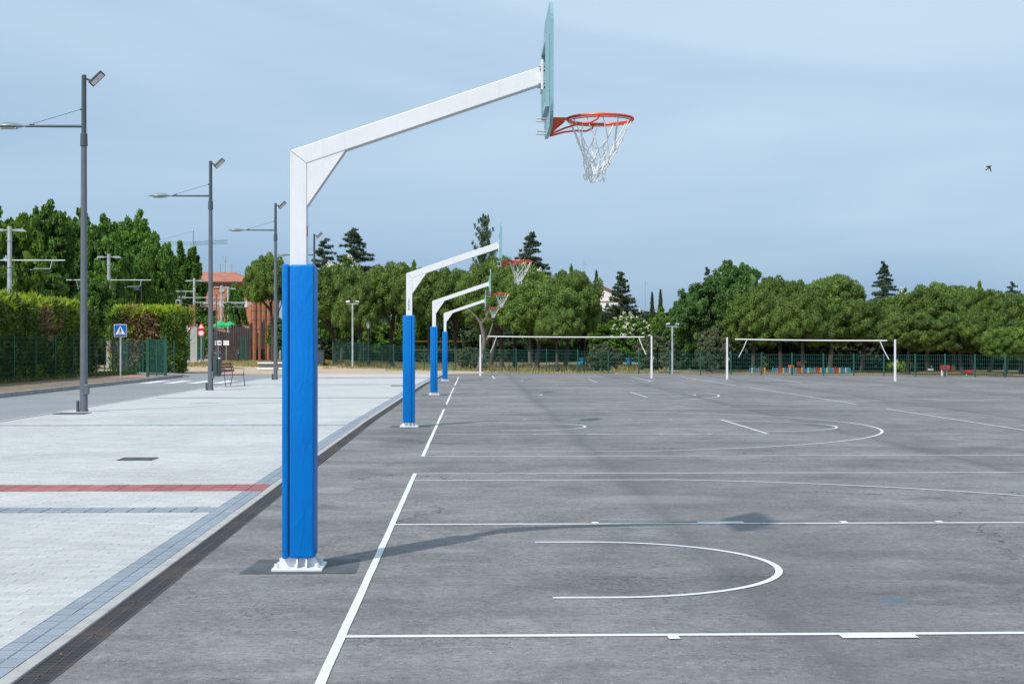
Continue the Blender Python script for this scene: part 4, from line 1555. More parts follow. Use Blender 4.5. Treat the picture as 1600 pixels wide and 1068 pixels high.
# ================================================================== TRAM LINE POLES AND WIRES
def make_tram_pole():
    t = thing('tram_pole', 'x', 'tram pole', (0, 0, 0), 0, 'tram line poles behind the hedge')
    MB().tube([(0, 0, 0), (0, 0, 5.0), (0, 0, 8.0)], [0.16, 0.13, 0.115], 14).build('pole', M['pole'], t, True)
    m = MB()
    m.tube([(0, 0, 3.9), (0, 0, 4.05)], 0.21, 14)
    m.tube([(0, 0, 7.2), (0, 0, 7.26)], 0.15, 14)
    m.build('clamp', M['pole'], t)
    for s_ in (-1, 1):
        a = MB().tube([(s_ * 0.1, 0, 7.78), (s_ * 0.35, 0, 7.80)], 0.03, 6).build('lamp_arm', M['pole'], t)
        MB().prism([(s_ * 0.3, 7.73), (s_ * 0.9, 7.70), (s_ * 0.72, 7.86), (s_ * 0.35, 7.86)], -0.12, 0.12).build('lamp_head', M['steel'], t)
    m = MB()
    m.tube([(-3.0, 0, 6.15), (3.0, 0, 6.15)], 0.035, 8)
    for s_ in (-1, 1):
        m.tube([(s_ * 2.3, 0, 6.15), (s_ * 2.2, 0, 5.7)], 0.03, 6)
        m.tube([(s_ * 2.2, 0, 5.7), (s_ * 1.4, 0, 5.7), (s_ * 1.1, 0, 5.62)], 0.02, 6)
    m.build('catenary_bracket', M['pole'], t)
    return t
tp_ = make_tram_pole()
tl = ['tram pole with twin lamps at the far left, above the hedge, nearest of its row',
      'second tram pole, leafy shadow over its foot at the gap between the two hedges',
      'third tram pole rising behind the brown-patched hedge',
      'fourth tram pole in front of the poplar, left of the second street lamp',
      'fifth tram pole, in front of the brick building, right of the second street lamp',
      'tram pole standing just right of the fifth one before the brick building',
      'farthest tram pole, twin lamps before the small tree at the brick building']
for i, ((px, Yt), lab) in enumerate(zip(((15, 80.5), (170, 105), (249, 127), (303.5, 144), (333 - 0, 160), (356.5, 164), (371, 168)), tl)):
    o = tp_ if i == 0 else dup(tp_)
    px = 346 if i == 4 else px
    o.location = (X_at(px, Yt), Yt, 0)
    o['label'] = lab
for (dx, z, lab) in ((-1.4, 5.66, 'overhead tram wire on the far side of the poles'), (1.4, 5.66, 'overhead tram wire on the near side of the poles')):
    pts = []
    for yy, px in ((60, None), (80.5, 15), (105, 170), (127, 249), (144, 303.5), (164, 356.5)):
        x = (X_at(px, yy) if px else -25.0) + dx
        if pts:
            a = Vector(pts[-1])
            for q in (0.25, 0.5, 0.75):
                w = a.lerp(Vector((x, yy, z)), q)
                pts.append((w.x, w.y, z - 0.25 * math.sin(PI * q)))
        pts.append((x, yy, z))
    o = MB().tube(pts, 0.018, 5).build('overhead_wire', M['dark'], None)
    tag(o, lab, 'wire', 'overhead tram wires')

# twin concrete posts with a brown board
Yb = 144
t = thing('transformer_post', 'pair of concrete posts with a tall brown board on top, beside the sand path', 'post', (X_at(301.5, Yb), Yb, 0))
pxm = Yb / FPX
for (a, b_, top) in ((-4.5, 1.2, 478), (3.2, 6.8, 506)):
    MB().box(a * pxm, b_ * pxm, -0.15, 0.15, 0, Z_at(top, Yb)).build('concrete_post', M['concrete'], t)
MB().box(-6.5 * pxm, 4.5 * pxm, -0.22, -0.155, Z_at(508, Yb), Z_at(476, Yb)).build('board', M['board_wood'], t)
for a in (-6.8, -2.4, 4.2):
    MB().box(a * pxm, (a + 0.8) * pxm, -0.27, -0.222, Z_at(510, Yb), Z_at(475, Yb)).build('batten', M['brown_panel'], t)

# ================================================================== FENCES
def wire_panel(L, z0, z1, pitch=0.06, w=0.0055, hp=0.2, wm=0.006):
    m = MB()
    n = int(L / pitch)
    for i in range(n + 1):
        x = i * L / n
        m.add([(x - w, -w, z0), (x + w, -w, z0), (x, w, z0), (x - w, -w, z1), (x + w, -w, z1), (x, w, z1)], [(0, 1, 4, 3), (1, 2, 5, 4), (2, 0, 3, 5)])
    z = z0
    while z <= z1 + 0.001:
        m.add([(0, -0.01, z - wm), (0, -0.01, z + wm), (0, -0.022, z), (L, -0.01, z - wm), (L, -0.01, z + wm), (L, -0.022, z)], [(0, 1, 4, 3), (1, 2, 5, 4), (2, 0, 3, 5)])
        z += hp
    return m

def fence_line(root, posts, hts, pitch=0.06, pr=0.035, wgt=0.0055):
    cache = {}
    for i, (x, y_) in enumerate(posts):
        h_ = hts[i]
        MB().tube([(x, y_, 0), (x, y_, h_ + 0.05)], pr, 8).build('post', M['green_metal'], root, True)
    for i in range(len(posts) - 1):
        (xa, ya), (xb, yb) = posts[i], posts[i + 1]
        L = math.hypot(xb - xa, yb - ya)
        h_ = (hts[i] + hts[i + 1]) / 2
        o = wire_panel(L - 0.08, 0.05, h_, pitch, wgt).build('mesh_panel', M['green_metal'], root)
        a = math.atan2(yb - ya, xb - xa)
        o.location = (xa + 0.04 * math.cos(a), ya + 0.04 * math.sin(a), 0)
        o.rotation_euler = (0, 0, a)

ff = thing('boundary_fence', 'green wire mesh fence along the far side of the courts, in front of the pines', 'fence')
ppx = [(520.6, 570.8), (568, 573.7), (615.5, 575.8), (663, 577.2), (711, 578.2), (758.6, 579.2), (806.5, 580.4), (854, 581.4), (902.7, 582.2), (950.6, 582.9), (998, 583.5), (1046.5, 584.0), (1094.5, 584.6),
       (1142, 585.2), (1190, 585.6), (1237.5, 586), (1286.5, 586.4), (1334, 586.9), (1381, 587.4), (1430, 588), (1476.6, 588.5), (1523.5, 589.1), (1570.6, 589.7), (1618, 590.3), (1666, 590.9)]
tops = [533, 536, 539, 541, 543, 544.5, 545.5, 546, 547, 548, 549, 549.5, 550, 551, 552, 552.5, 553, 553.5, 553.5, 554, 554, 554.5, 555, 555, 555]
posts = [G(*p) for p in ppx]
fence_line(ff, posts, [Z_at(tt, p[1]) for tt, p in zip(tops, posts)], 0.10)
f2 = thing('hedge_fence', 'green wire mesh fence standing against the long hedge beside the road', 'fence')
posts = [(-18.45, 42 + 2.9 * i) for i in range(12)]
fence_line(f2, posts, [1.9] * 12, 0.16, 0.03, 0.004)
f3 = thing('corner_fence', 'short green mesh fence before the brown-patched hedge', 'fence')
pp = [G(176, 586.9), G(200, 584.6), G(224, 583.4)]
fence_line(f3, pp + [(X_at(272, 80), 80)], [1.75] * 4, 0.10)
# gates
def gate(label, x0, x1, base, Yg, top, dark=True):
    t = thing('mesh_gate', label, 'gate', (X_at(x0, Yg), Yg, 0.04))
    L = X_at(x1, Yg) - X_at(x0, Yg)
    h_ = Z_at(top, Yg) - 0.04
    for x in (0, L):
        MB().box(x - 0.06, x + 0.06, -0.06, 0.06, 0, h_ + 0.04).build('post', M['green_metal'], t)
    MB().box(L / 2 - 0.025, L / 2 + 0.025, -0.03, 0.03, 0.05, h_ - 0.02).build('mullion', M['green_metal'], t)
    for z in (0.12, h_ - 0.06):
        MB().box(0.06, L - 0.06, -0.02, 0.02, z, z + 0.05).build('rail', M['green_metal'], t)
    m = wire_panel(L - 0.14, 0.18, h_ - 0.08, 0.03, 0.006, 0.06, 0.008)
    m.build('mesh_panel', M['green_metal'], t, loc=(0.07, 0, 0))
    return t
gate('green mesh gate at the corner of the hedge by the zebra crossing', 231, 258.5, 590, 69.3, 530)
gate('smaller green mesh gate beyond the hedge, before the sand path', 278.5, 290.5, 578, 88.5, 530)
t = gate('green mesh gate leaf beyond the sand path right of the warning sign', 377, 384, 562, 128, 527)
t = gate('far green mesh fence bay between the twin posts and the warning sign', 309, 318, 556, 138, 519)
t = gate('far green mesh fence bay left of the twin concrete posts', 284, 296, 560, 138, 518)

# ================================================================== VOLLEYBALL
def vpost(px, top, base, label):
    x, y_ = G(px, base)
    t = thing('volleyball_post', label, 'post', (x, y_, 0), 0, 'white volleyball posts')
    h_ = Z_at(top, y_)
    MB().box(-0.036, 0.036, -0.036, 0.036, 0, h_).build('shaft', M['white'], t, False, 0.008, 1)
    MB().box(-0.045, 0.045, -0.045, 0.045, 0.0, h_ * 0.44).build('sleeve', M['white'], t, False, 0.008, 1)
    MB().box(0.05, 0.10, -0.03, 0.03, h_ * 0.45, h_ * 0.52).build('winch', M['steel'], t)
    return x, y_, h_
A = vpost(750.5, 523, 587, 'white volleyball post farthest left, right of the farthest hoop')
B = vpost(1018, 524.5, 591, 'white volleyball post before the grey-green holm oak, right end of the left net')
C = vpost(1136, 527, 592.5, 'white volleyball post before the olive-green bush, left end of the right net')
D = vpost(1398.5, 530, 595.5, 'rightmost white volleyball post, under the tall cedar')
def vnet(a, b_, label, f0, f1):
    t = thing('volleyball_net', label, 'net')
    pa, pb = Vector((a[0], a[1], a[2] - 0.08)), Vector((b_[0], b_[1], b_[2] - 0.06))
    d = (pb - pa).normalized()
    L = (pb - pa).length
    p0, p1 = pa.lerp(pb, f0), pa.lerp(pb, f1)
    MB().tube([pa, pb], 0.008, 5).build('cable', M['dark'], t)
    up = Vector((0, 0, 1))
    n = 14
    vs_, fs = [], []
    for i in range(n + 1):
        q = p0.lerp(p1, i / n) - up * 0.02 * math.sin(PI * i / n)
        for dy, dz in ((-0.012, 0.0), (0.012, 0.0), (0.012, -0.045), (-0.012, -0.045)):
            vs_.append((q.x, q.y + dy, q.z + dz + 0.035))
    for i in range(n):
        for k_ in range(4):
            fs.append((i * 4 + k_, i * 4 + (k_ + 1) % 4, (i + 1) * 4 + (k_ + 1) % 4, (i + 1) * 4 + k_))
    fs += [(0, 1, 2, 3), (n * 4, n * 4 + 1, n * 4 + 2, n * 4 + 3)]
    MB().add(vs_, fs).build('top_tape', M['sign_white'], t)
    drop = 0.80
    for q, s_, w in ((p0, -1, 0.6), (p1, 1, -0.1)):
        a0 = q - d * (0.0 if s_ > 0 else -0.55) - d * (0.3 if s_ > 0 else 0)
        e = a0 + d * s_ * 0.38 - up * drop
        MB().tube([a0 - up * 0.03, a0.lerp(e, 0.5) - up * 0.02 + d * s_ * -0.02, e], 0.017, 6).build('side_tape', M['sign_white'], t)
    return t
vnet(A, B, 'white net tape strung between the two left volleyball posts', 0.045, 0.962)
vnet(C, D, 'white net tape strung between the two right volleyball posts', 0.05, 0.955)
# yellow taped net far behind
Yn = 112
t = thing('beach_volleyball_net', 'net with two yellow tapes among the pines behind the far hoops', 'net', (X_at(640, Yn), Yn, 0))
L = X_at(722, Yn) - X_at(640, Yn)
za, zb = Z_at(533, Yn), Z_at(546.5, Yn)
MB().box(0, L, -0.01, 0.01, za - 0.05, za + 0.05).build('top_tape', M['yellow'], t)
MB().box(0, L, -0.01, 0.01, zb - 0.05, zb + 0.05).build('bottom_tape', M['yellow'], t)
m = MB()
for i in range(40):
    x = i * L / 39
    m.box(x - 0.006, x + 0.006, -0.005, 0.005, zb + 0.05, za - 0.05)
m.build('mesh', M['dark'], t)
for x in (-0.05, L + 0.05):
    MB().tube([(x, 0, 0), (x, 0, za + 0.15)], 0.05, 8).build('post', M['green_metal'], t)

# ================================================================== T LAMPS, LANTERN
def tlamp(px, top, base, label):
    x, y_ = G(px, base)
    t = thing('court_floodlight', label, 'floodlight', (x, y_, 0), 0, 'floodlight poles by the far fence')
    h_ = Z_at(top, y_)
    s_ = y_ / FPX
    MB().tube([(0, 0, 0), (0, 0, h_)], 1.5 * s_, 10).build('pole', M['pole'], t, True)
    MB().box(-9.5 * s_, 9.5 * s_, -0.04, 0.04, h_, h_ + 1.6 * s_).build('crossbar', M['pole'], t)
    for k_ in (-1, 1):
        o = MB().box(-2.8 * s_, 2.8 * s_, -0.14, 0.14, -0.9 * s_, 0.9 * s_).build('lamp_head', M['steel'], t, loc=(k_ * 7.2 * s_, 0, h_ + 3.4 * s_))
        o.rotation_euler = (R(-25), R(10 * k_), 0)
tlamp(551, 475.5, 573.5, 'slim T-shaped floodlight pole before the left pines')
tlamp(1050.5, 510.5, 584.5, 'T-shaped floodlight pole between the two bushes by the far fence')
Yl = 104
t = thing('lantern_lamp', 'old-style black lantern lamp post under the light green trees', 'street lamp', (X_at(576, Yl), Yl, 0))
s_ = Yl / FPX
zt_ = Z_at(513, Yl)
MB().tube([(0, 0, 0), (0, 0, 0.6), (0, 0, 0.62), (0, 0, zt_)], [0.14, 0.12, 0.06, 0.04], 10).build('post', M['dark'], t, True)
MB().tube([(0, 0, zt_), (0, 0, zt_ + 0.34)], [0.10, 0.20], 6).build('lantern_glass', M['steel'], t)
MB().tube([(0, 0, zt_ + 0.345), (0, 0, zt_ + 0.40), (0, 0, zt_ + 0.56)], [0.25, 0.23, 0.03], 6).build('lantern_cap', M['dark'], t)

# ================================================================== BUILDINGS FAR LEFT
Yb = 230
s_ = Yb / FPX
bx0, bx1 = X_at(255, Yb), X_at(392, Yb)
ze, zr_ = Z_at(441, Yb), Z_at(431.5, Yb)
t = thing('brick_building', 'orange brick apartment building with tiled roof and white shutters, partly behind the poplar', 'building', (0, 0, 0))
MB().box(bx0, bx1, Yb, Yb + 12, 0, ze).build('wall', M['brick_wall'], t)
rf = MB().add([(bx0 - .4, Yb - .5, ze), (bx1 + .5, Yb - .5, ze), (bx1 + .5, Yb + 12.5, ze), (bx0 - .4, Yb + 12.5, ze), (bx0 + 3, Yb + 6, zr_ + 0.9), (bx1 - 3.4, Yb + 6, zr_ + 0.9)],
         [(0, 1, 5, 4), (1, 2, 5), (2, 3, 4, 5), (3, 0, 4), (0, 3, 2, 1)]).build('roof', M['tile_red'], t)
MB().box(bx0 - .5, bx1 + .6, Yb - 0.62, Yb - 0.5, ze - 0.3, ze + 0.05).build('eaves_board', M['brown_panel'], t)
for (px, w, rows) in ((317.5, 6, 3), (346.5, 6, 3), (357.5, 5, 3), (384, 5, 3), (300, 6, 3), (281, 6, 3)):
    for r_ in range(rows):
        yc_ = 451 + r_ * 24
        x, z = X_at(px, Yb), Z_at(yc_, Yb)
        wd = MB().box(x - w * s_ / 2, x + w * s_ / 2, Yb - 0.06, Yb - 0.003, z - 4 * s_, z + 4 * s_).build('window', M['shutter'] if (r_ + int(px)) % 3 else M['glass'], t)
        MB().box(x - w * s_ / 2 - 0.08, x + w * s_ / 2 + 0.08, Yb - 0.16, Yb - 0.065, z - 4 * s_ - 0.1, z - 4 * s_ - 0.01).build('sill', M['concrete'], wd)
for (px, top, bars) in ((344, 414, 1), (352, 402, 3), (362, 414, 2), (375, 424, 1)):
    x = X_at(px, Yb + 6)
    zz = Z_at(top, Yb + 6)
    a = thing('roof_antenna', {344: 'short aerial with a dish on the brick building roof, leftmost', 352: 'tall thin aerial on the brick building roof', 362: 'T-shaped aerial on the brick building roof', 375: 'small mast at the right end of the brick building roof'}[px], 'antenna', (x, Yb + 6, zr_), 0, 'aerials on the brick building')
    MB().tube([(0, 0, 0), (0, 0, zz - zr_)], 0.045, 6).build('mast', M['mast'], a)
    for k_ in range(bars):
        MB().tube([(-0.5 + 0.1 * k_, 0, zz - zr_ - 0.35 * k_), (0.6, 0, zz - zr_ - 0.35 * k_)], 0.03, 5).build('crossbar', M['mast'], a)

# orange clad tower with rounded bays
Yt = 150
s_ = Yt / FPX
t = thing('round_brick_tower', 'orange tower of rounded ribbed bays behind dark posts, left of the umbrella pine', 'building', (0, 0, 0))
for (pa, pb, top) in ((391, 399.5, 469), (399.5, 407, 472), (406.5, 415, 473), (414.5, 422.5, 476)):
    xa, xb = X_at(pa, Yt), X_at(pb, Yt)
    cx, rr = (xa + xb) / 2, (xb - xa) / 2 * 1.02
    ztop = Z_at(top, Yt)
    n = 18
    pts = []
    for i in range(n * 2):
        a = PI * i / n
        q = rr * (1.0 if i % 2 else 0.93)
        pts.append((cx + q * math.cos(a), Yt + 1 + q * 1.3 * math.sin(a)))
    MB().prism(pts, 0, ztop, 'z').build('bay', M['corten'], t)
    for zz in (Z_at(486, Yt), Z_at(500, Yt), Z_at(515, Yt)):
        MB().tube([(cx, Yt + 1, zz), (cx, Yt + 1, zz + 0.12)], rr * 1.27, 24).build('ring_band', M['panel_lilac'], t)
cap = MB().box(X_at(389, Yt), X_at(424, Yt), Yt + 2.4, Yt + 6, 0, Z_at(468, Yt)).build('wall', M['corten'], t)
for k_, px in enumerate((393, 402, 409, 412.5, 422)):
    x = X_at(px, Yt - 6)
    o = MB().box(x - 0.10, x + 0.10, Yt - 6.1, Yt - 5.9, 0, Z_at((504, 520, 503, 500, 508)[k_], Yt - 6)).build('steel_post', M['brown_panel'], None)
    tag(o, ('dark steel post at the left of the orange tower', 'shorter dark steel post before the orange tower', 'left of the two close dark posts before the orange tower', 'right of the two close dark posts before the orange tower', 'dark steel post at the right of the orange tower')[k_], 'post', 'dark steel posts before the orange tower')

# brown folded fence panels
Yp = 142
t = thing('slanted_panel_fence', 'dark fence of tapering grey and brown upright panels below the brick building', 'fence')
npn = 17
for i in range(npn):
    pa, pb = 331 + i * (393 - 331) / npn, 331 + (i + 1) * (393 - 331) / npn
    xa, xb = X_at(pa, Yp), X_at(pb, Yp)
    ztop = Z_at(515.5 - (7 if i > 7 else 0) + (i % 8) * 0.6, Yp)
    zbot = 0.0
    MB().prism([(xa + 0.05, ztop), (xb - 0.12, ztop), (xa + (xb - xa) * 0.45, ztop * 0.42)], Yp - 0.06, Yp - 0.02).build('panel', M['panel_lilac'], t)
    MB().box(xa, xb - 0.005, Yp, Yp + 0.05, zbot, ztop).build('back_panel', M['brown_panel'], t)
MB().box(X_at(331, Yp), X_at(360.8, Yp), Yp - 0.1, Yp + 0.1, Z_at(515, Yp), Z_at(513.8, Yp)).build('top_rail', M['dark'], t)
MB().box(X_at(361, Yp), X_at(393, Yp), Yp - 0.1, Yp + 0.1, Z_at(508.8, Yp) + .03, Z_at(507.5, Yp) + .03).build('top_rail', M['dark'], t)
for px, lab in ((341, 'white notice with blue print on the fence before the dark panels'), (353.5, 'plain white notice on the fence, right of the printed one')):
    Yq = 136
    x, z = X_at(px, Yq), Z_at(535.5, Yq)
    t = thing('notice_board', lab, 'notice', (x, Yq, 0))
    w = 0.26 if px > 350 else 0.30
    MB().box(-w, w, -0.03, 0.0, z - 0.22, z + 0.22).build('panel', M['sign_white'], t)
    MB().tube([(0, 0.03, 0), (0, 0.03, z + 0.2)], 0.03, 6).build('post', M['pole'], t)
    if px < 350:
        MB().box(0.02, w - 0.05, -0.035, -0.0305, z - 0.06, z + 0.06).build('print', M['sign_blue'], t)
# green parasol roof
Yg = 156
t = thing('green_canopy', 'bright green peaked canopy behind the dark panel fence', 'canopy', (X_at(352, Yg), Yg, 0))
rr = 19 * Yg / FPX
z0_, z1_ = Z_at(508, Yg), Z_at(500, Yg)
m = MB()
n = 8
for (cx, r_, zt2) in ((-0.35 * rr, 0.66 * rr, z1_), (0.36 * rr, 0.62 * rr, z1_ - 0.1)):
    vs_ = [(cx, 0, zt2)] + [(cx + r_ * math.cos(2 * PI * i / n), r_ * math.sin(2 * PI * i / n), z0_) for i in range(n)] + [(cx + r_ * math.cos(2 * PI * i / n), r_ * math.sin(2 * PI * i / n), z0_ - 0.2) for i in range(n)]
    m.add(vs_, [(0, 1 + i, 1 + (i + 1) % n) for i in range(n)] + [(1 + i, 9 + i, 9 + (i + 1) % n, 1 + (i + 1) % n) for i in range(n)])
m.build('canvas', M['tent'], t)
for cx in (-0.35 * rr, 0.36 * rr):
    MB().tube([(cx, 0, 0), (cx, 0, z1_ - 0.1)], 0.05, 6).build('pole', M['pole'], t)
# small far bin and person
t = make_bin('small green-grey litter bin in the dry grass beside the far green gate leaf', (X_at(371.5, 126), 126, 0.25))
MB().tube([(0, 0, -0.25), (0, 0, 0.0)], 0.05, 8).build('stand', M['dark'], t)

# crane
Yc_ = 400
s_ = Yc_ / FPX
t = thing('tower_crane', 'distant pale blue tower crane with a lattice jib above the poplar', 'crane', (X_at(302, Yc_), Yc_, 0))
zj = Z_at(381.5, Yc_)
def lattice(m, a, b_, w, n, r_=0.06):
    a, b_ = Vector(a), Vector(b_)
    d = (b_ - a).normalized()
    u = Vector((0, 0, 1)) if abs(d.z) < 0.5 else Vector((1, 0, 0))
    v2 = d.cross(u).normalized()
    corners = [u * w / 2 + v2 * w / 2, u * w / 2 - v2 * w / 2, -u * w / 2]
    for c_ in corners:
        m.tube([a + c_, b_ + c_], r_, 4)
    for i in range(n):
        p, q = a.lerp(b_, i / n), a.lerp(b_, (i + 1) / n)
        m.tube([p + corners[0], q + corners[2]], r_ * 0.7, 4)
        m.tube([p + corners[2], q + corners[1]], r_ * 0.7, 4)
m = MB()
lattice(m, (0, 0, 0), (0, 0, zj), 1.4, 16)
m.build('mast', M['crane'], t)
m = MB()
lattice(m, (0, 0, zj), (53 * s_, 0, zj + 0.5), 1.0, 18, 0.07)
m.build('jib', M['crane'], t)
m = MB()
lattice(m, (0, 0, zj), (-58 * s_, 0, zj + 0.2), 0.8, 14, 0.05)
m.build('counter_jib', M['crane'], t)
MB().tube([(0, 0, zj), (0, 0, zj + 3.5)], 0.15, 5).build('apex', M['crane'], t)
MB().tube([(0, 0, zj + 3.4), (-58 * s_, 0, zj + 0.6)], 0.05, 4).build('stay', M['crane'], t)

# ================================================================== HOUSES BEHIND THE PINES
Yh = 190
s_ = Yh / FPX
t = thing('white_house', 'white gabled house with brown tiled roof and chimney, behind the fir', 'house')
xa, xb = X_at(926, Yh), X_at(968, Yh)
zr_, ze = Z_at(448, Yh), Z_at(463, Yh)
xm = X_at(938, Yh)
MB().prism([(xa, 0), (xb, 0), (xb, ze), (xm, zr_), (xa, ze + 0.3)], Yh, Yh + 9).build('wall', M['plaster'], t)
MB().prism([(xm, zr_ + 0.03), (xb + 0.5, ze - 0.15), (xb + 0.5, ze + 0.15), (xm, zr_ + 0.32)], Yh - 0.25, Yh + 9.2).build('roof', M['rooftile'], t)
MB().prism([(xm, zr_ + 0.03), (xa - 0.5, ze + 0.1), (xa - 0.5, ze + 0.4), (xm, zr_ + 0.32)], Yh - 0.25, Yh + 9.2).build('roof', M['rooftile'], t)
MB().box(X_at(941, Yh), X_at(944.5, Yh), Yh + 1.5, Yh + 2.3, zr_ - 0.8, Z_at(446, Yh)).build('chimney', M['tile_red'], t)
MB().box(xa, xb, Yh - 0.08, Yh - 0.003, Z_at(471.5, Yh), Z_at(470, Yh)).build('string_course', M['rooftile'], t)
MB().box(X_at(947, Yh), X_at(951, Yh), Yh - 0.06, Yh - 0.003, Z_at(479, Yh), Z_at(473, Yh)).build('window', M['glass'], t)
t = thing('low_white_house', 'lower white house with two chimneys between the fir and the twin cypresses', 'house')
xa, xb = X_at(985, Yh), X_at(1012, Yh)
MB().prism([(xa, 0), (xb, 0), (xb, Z_at(494, Yh)), (X_at(1000, Yh), Z_at(489, Yh)), (xa, Z_at(497, Yh))], Yh + 2, Yh + 9).build('wall', M['plaster'], t)
MB().prism([(X_at(1000, Yh), Z_at(489, Yh) + .02), (xb + .2, Z_at(494, Yh)), (xb + .2, Z_at(492.5, Yh)), (X_at(1000, Yh), Z_at(487.5, Yh))], Yh + 1.8, Yh + 9.2).build('roof', M['rooftile'], t)
MB().prism([(X_at(1000, Yh), Z_at(489, Yh) + .02), (xa - .2, Z_at(497, Yh)), (xa - .2, Z_at(495.5, Yh)), (X_at(1000, Yh), Z_at(487.5, Yh))], Yh + 1.8, Yh + 9.2).build('roof', M['rooftile'], t)
MB().box(X_at(998, Yh), X_at(1001, Yh), Yh + 1.0, Yh + 1.7, 0, Z_at(481, Yh)).build('chimney', M['plaster'], t)
MB().box(X_at(1008, Yh), X_at(1011, Yh), Yh + 3, Yh + 3.7, 3, Z_at(484, Yh)).build('chimney', M['tile_red'], t)
for (px, top, Ym, lab) in ((912.5, 407, 210, 'tall thin radio mast rising behind the umbrella pines'), (1008, 437, 210, 'faint thin aerial with a crossed tip above the low white house')):
    t = thing('radio_mast', lab, 'antenna', (X_at(px, Ym), Ym, 0))
    zz = Z_at(top, Ym)
    MB().tube([(0, 0, 0), (0, 0, zz)], [0.07, 0.025], 5).build('mast', M['mast'], t)
    MB().tube([(-0.12, 0, zz * 0.96), (0.35, 0, zz * 0.96)], 0.03, 5).build('aerial', M['mast'], t)

# ================================================================== PARK FURNITURE
Yq = 103
for (pa, pb, lab) in ((905, 929, 'bright blue picnic table on the dry grass, left of the small oak'), (934, 952, 'bright blue picnic table half hidden by the small oak'), (977, 1008, 'bright blue picnic table behind the small round tree, right of the oak')):
    xa, xb = X_at(pa, Yq), X_at(pb, Yq)
    zt_ = Z_at(559.5, Yq)
    zb_ = 0.0
    t = thing('picnic_table', lab, 'table', ((xa + xb) / 2, Yq, 0), 0, 'blue picnic tables under the trees')
    w = (xb - xa) / 2
    for i in range(4):
        MB().box(-w, w, -0.36 + i * 0.18, -0.20 + i * 0.18, zt_ - 0.05, zt_).build('top_plank', M['table_blue'], t)
    for yy in (-0.75, 0.6):
        MB().box(-w, w, yy, yy + 0.22, zt_ * 0.6 - 0.05, zt_ * 0.6).build('bench_plank', M['table_blue'], t)
    for xx in (-w * 0.7, w * 0.7):
        MB().box(xx - 0.1, xx + 0.1, -0.28, 0.28, 0, zt_ - 0.05).build('leg', M['table_blue'], t)
        MB().box(xx - 0.1, xx + 0.1, -0.75, -0.285, zt_ * 0.6 - 0.16, zt_ * 0.6 - 0.055).build('brace', M['table_blue'], t)

cols = {'pk_blue': (0.02, 0.22, 0.52), 'pk_yellow': (0.70, 0.45, 0.04), 'pk_red': (0.45, 0.06, 0.04), 'pk_lilac': (0.28, 0.25, 0.36), 'pk_teal': (0.03, 0.30, 0.38), 'pk_cream': (0.62, 0.5, 0.3)}
cols = {k_: tuple(q * 0.72 for q in c_) for k_, c_ in cols.items()}
for k_, c_ in cols.items():
    M[k_] = simple(k_.replace('pk', 'picket'), c_, 0.5, 0.06, 3)
t = thing('playground_fence', 'low playground fence of coloured pickets under the pines', 'fence')
i = 0
px = 1172.0
kk_ = list(cols)
while px < 1331:
    f = (px - 1172) / 160
    Yf = 80.5 - 2.5 * f
    if not (1196 < px < 1207 or 1249 < px < 1250):
        x = X_at(px, Yf)
        zt_ = Z_at(575, Yf)
        MB().box(x - 0.042, x + 0.042, Yf, Yf + 0.03, Z_at(582.5, Yf), zt_ + 0.02 * (i % 3)).build('picket', M[kk_[(i * 5 + i // 3) % 6]], t)
    px += 3.25
    i += 1
for f0_, f1_ in ((1170, 1250), (1250, 1332)):
    MB().box(X_at(f0_, 80), X_at(f1_, 79), 80.6, 80.64, Z_at(581, 80.6), Z_at(580, 80.6)).build('rail', M['wood_red'], t)
def play(px, Yg_, parts, name, lab):
    t = thing(name, lab, 'play equipment', (X_at(px, Yg_), Yg_, 0))
    for nm, (x0, x1, y0_, y1_), mt in parts:
        s2 = Yg_ / FPX
        MB().box((x0 - px) * s2, (x1 - px) * s2, 0 if 'post' in nm else -0.3, 0.12 if 'post' in nm else 0.3, Z_at(y1_, Yg_), Z_at(y0_, Yg_)).build(nm, M[mt], t, False, 0.03, 1)
play(1252, 84, [('seat', (1247, 1256, 565, 571), 'orange'), ('spring_post', (1250, 1253, 571, 583), 'dark'), ('head', (1253, 1258, 563, 567), 'orange')], 'spring_rider', 'orange spring rider behind the coloured pickets')
play(1236, 83, [('seat', (1233, 1239, 570, 575), 'orange'), ('spring_post', (1235, 1237, 575, 583), 'dark')], 'spring_rider', 'small orange and white spring rider left of the larger one')
play(1477, 76, [('roof', (1471, 1482, 570.5, 578), 'playred'), ('side_post', (1471, 1474, 578, 588), 'sign_white'), ('side_post', (1478.5, 1480.5, 576, 588), 'sign_white')], 'play_house', 'red roofed play house with white posts behind the fence at right')
play(1514, 77, [('roof', (1509, 1518, 578, 584), 'playred'), ('base_post', (1510, 1514, 584, 588), 'sign_white')], 'play_car', 'low red and white play car right of the play house')
play(1492, 76, [('post', (1491, 1493, 581, 588), 'playred')], 'play_post', 'short red play post between the play house and the play car')
play(1462, 86, [('post', (1454.5, 1456.5, 570, 581), 'sign_white'), ('panel', (1448, 1457, 576, 579), 'sign_white')], 'play_sign', 'white play sign left of the red play house')
# clipped green hedge low behind the fence
global_lo = None

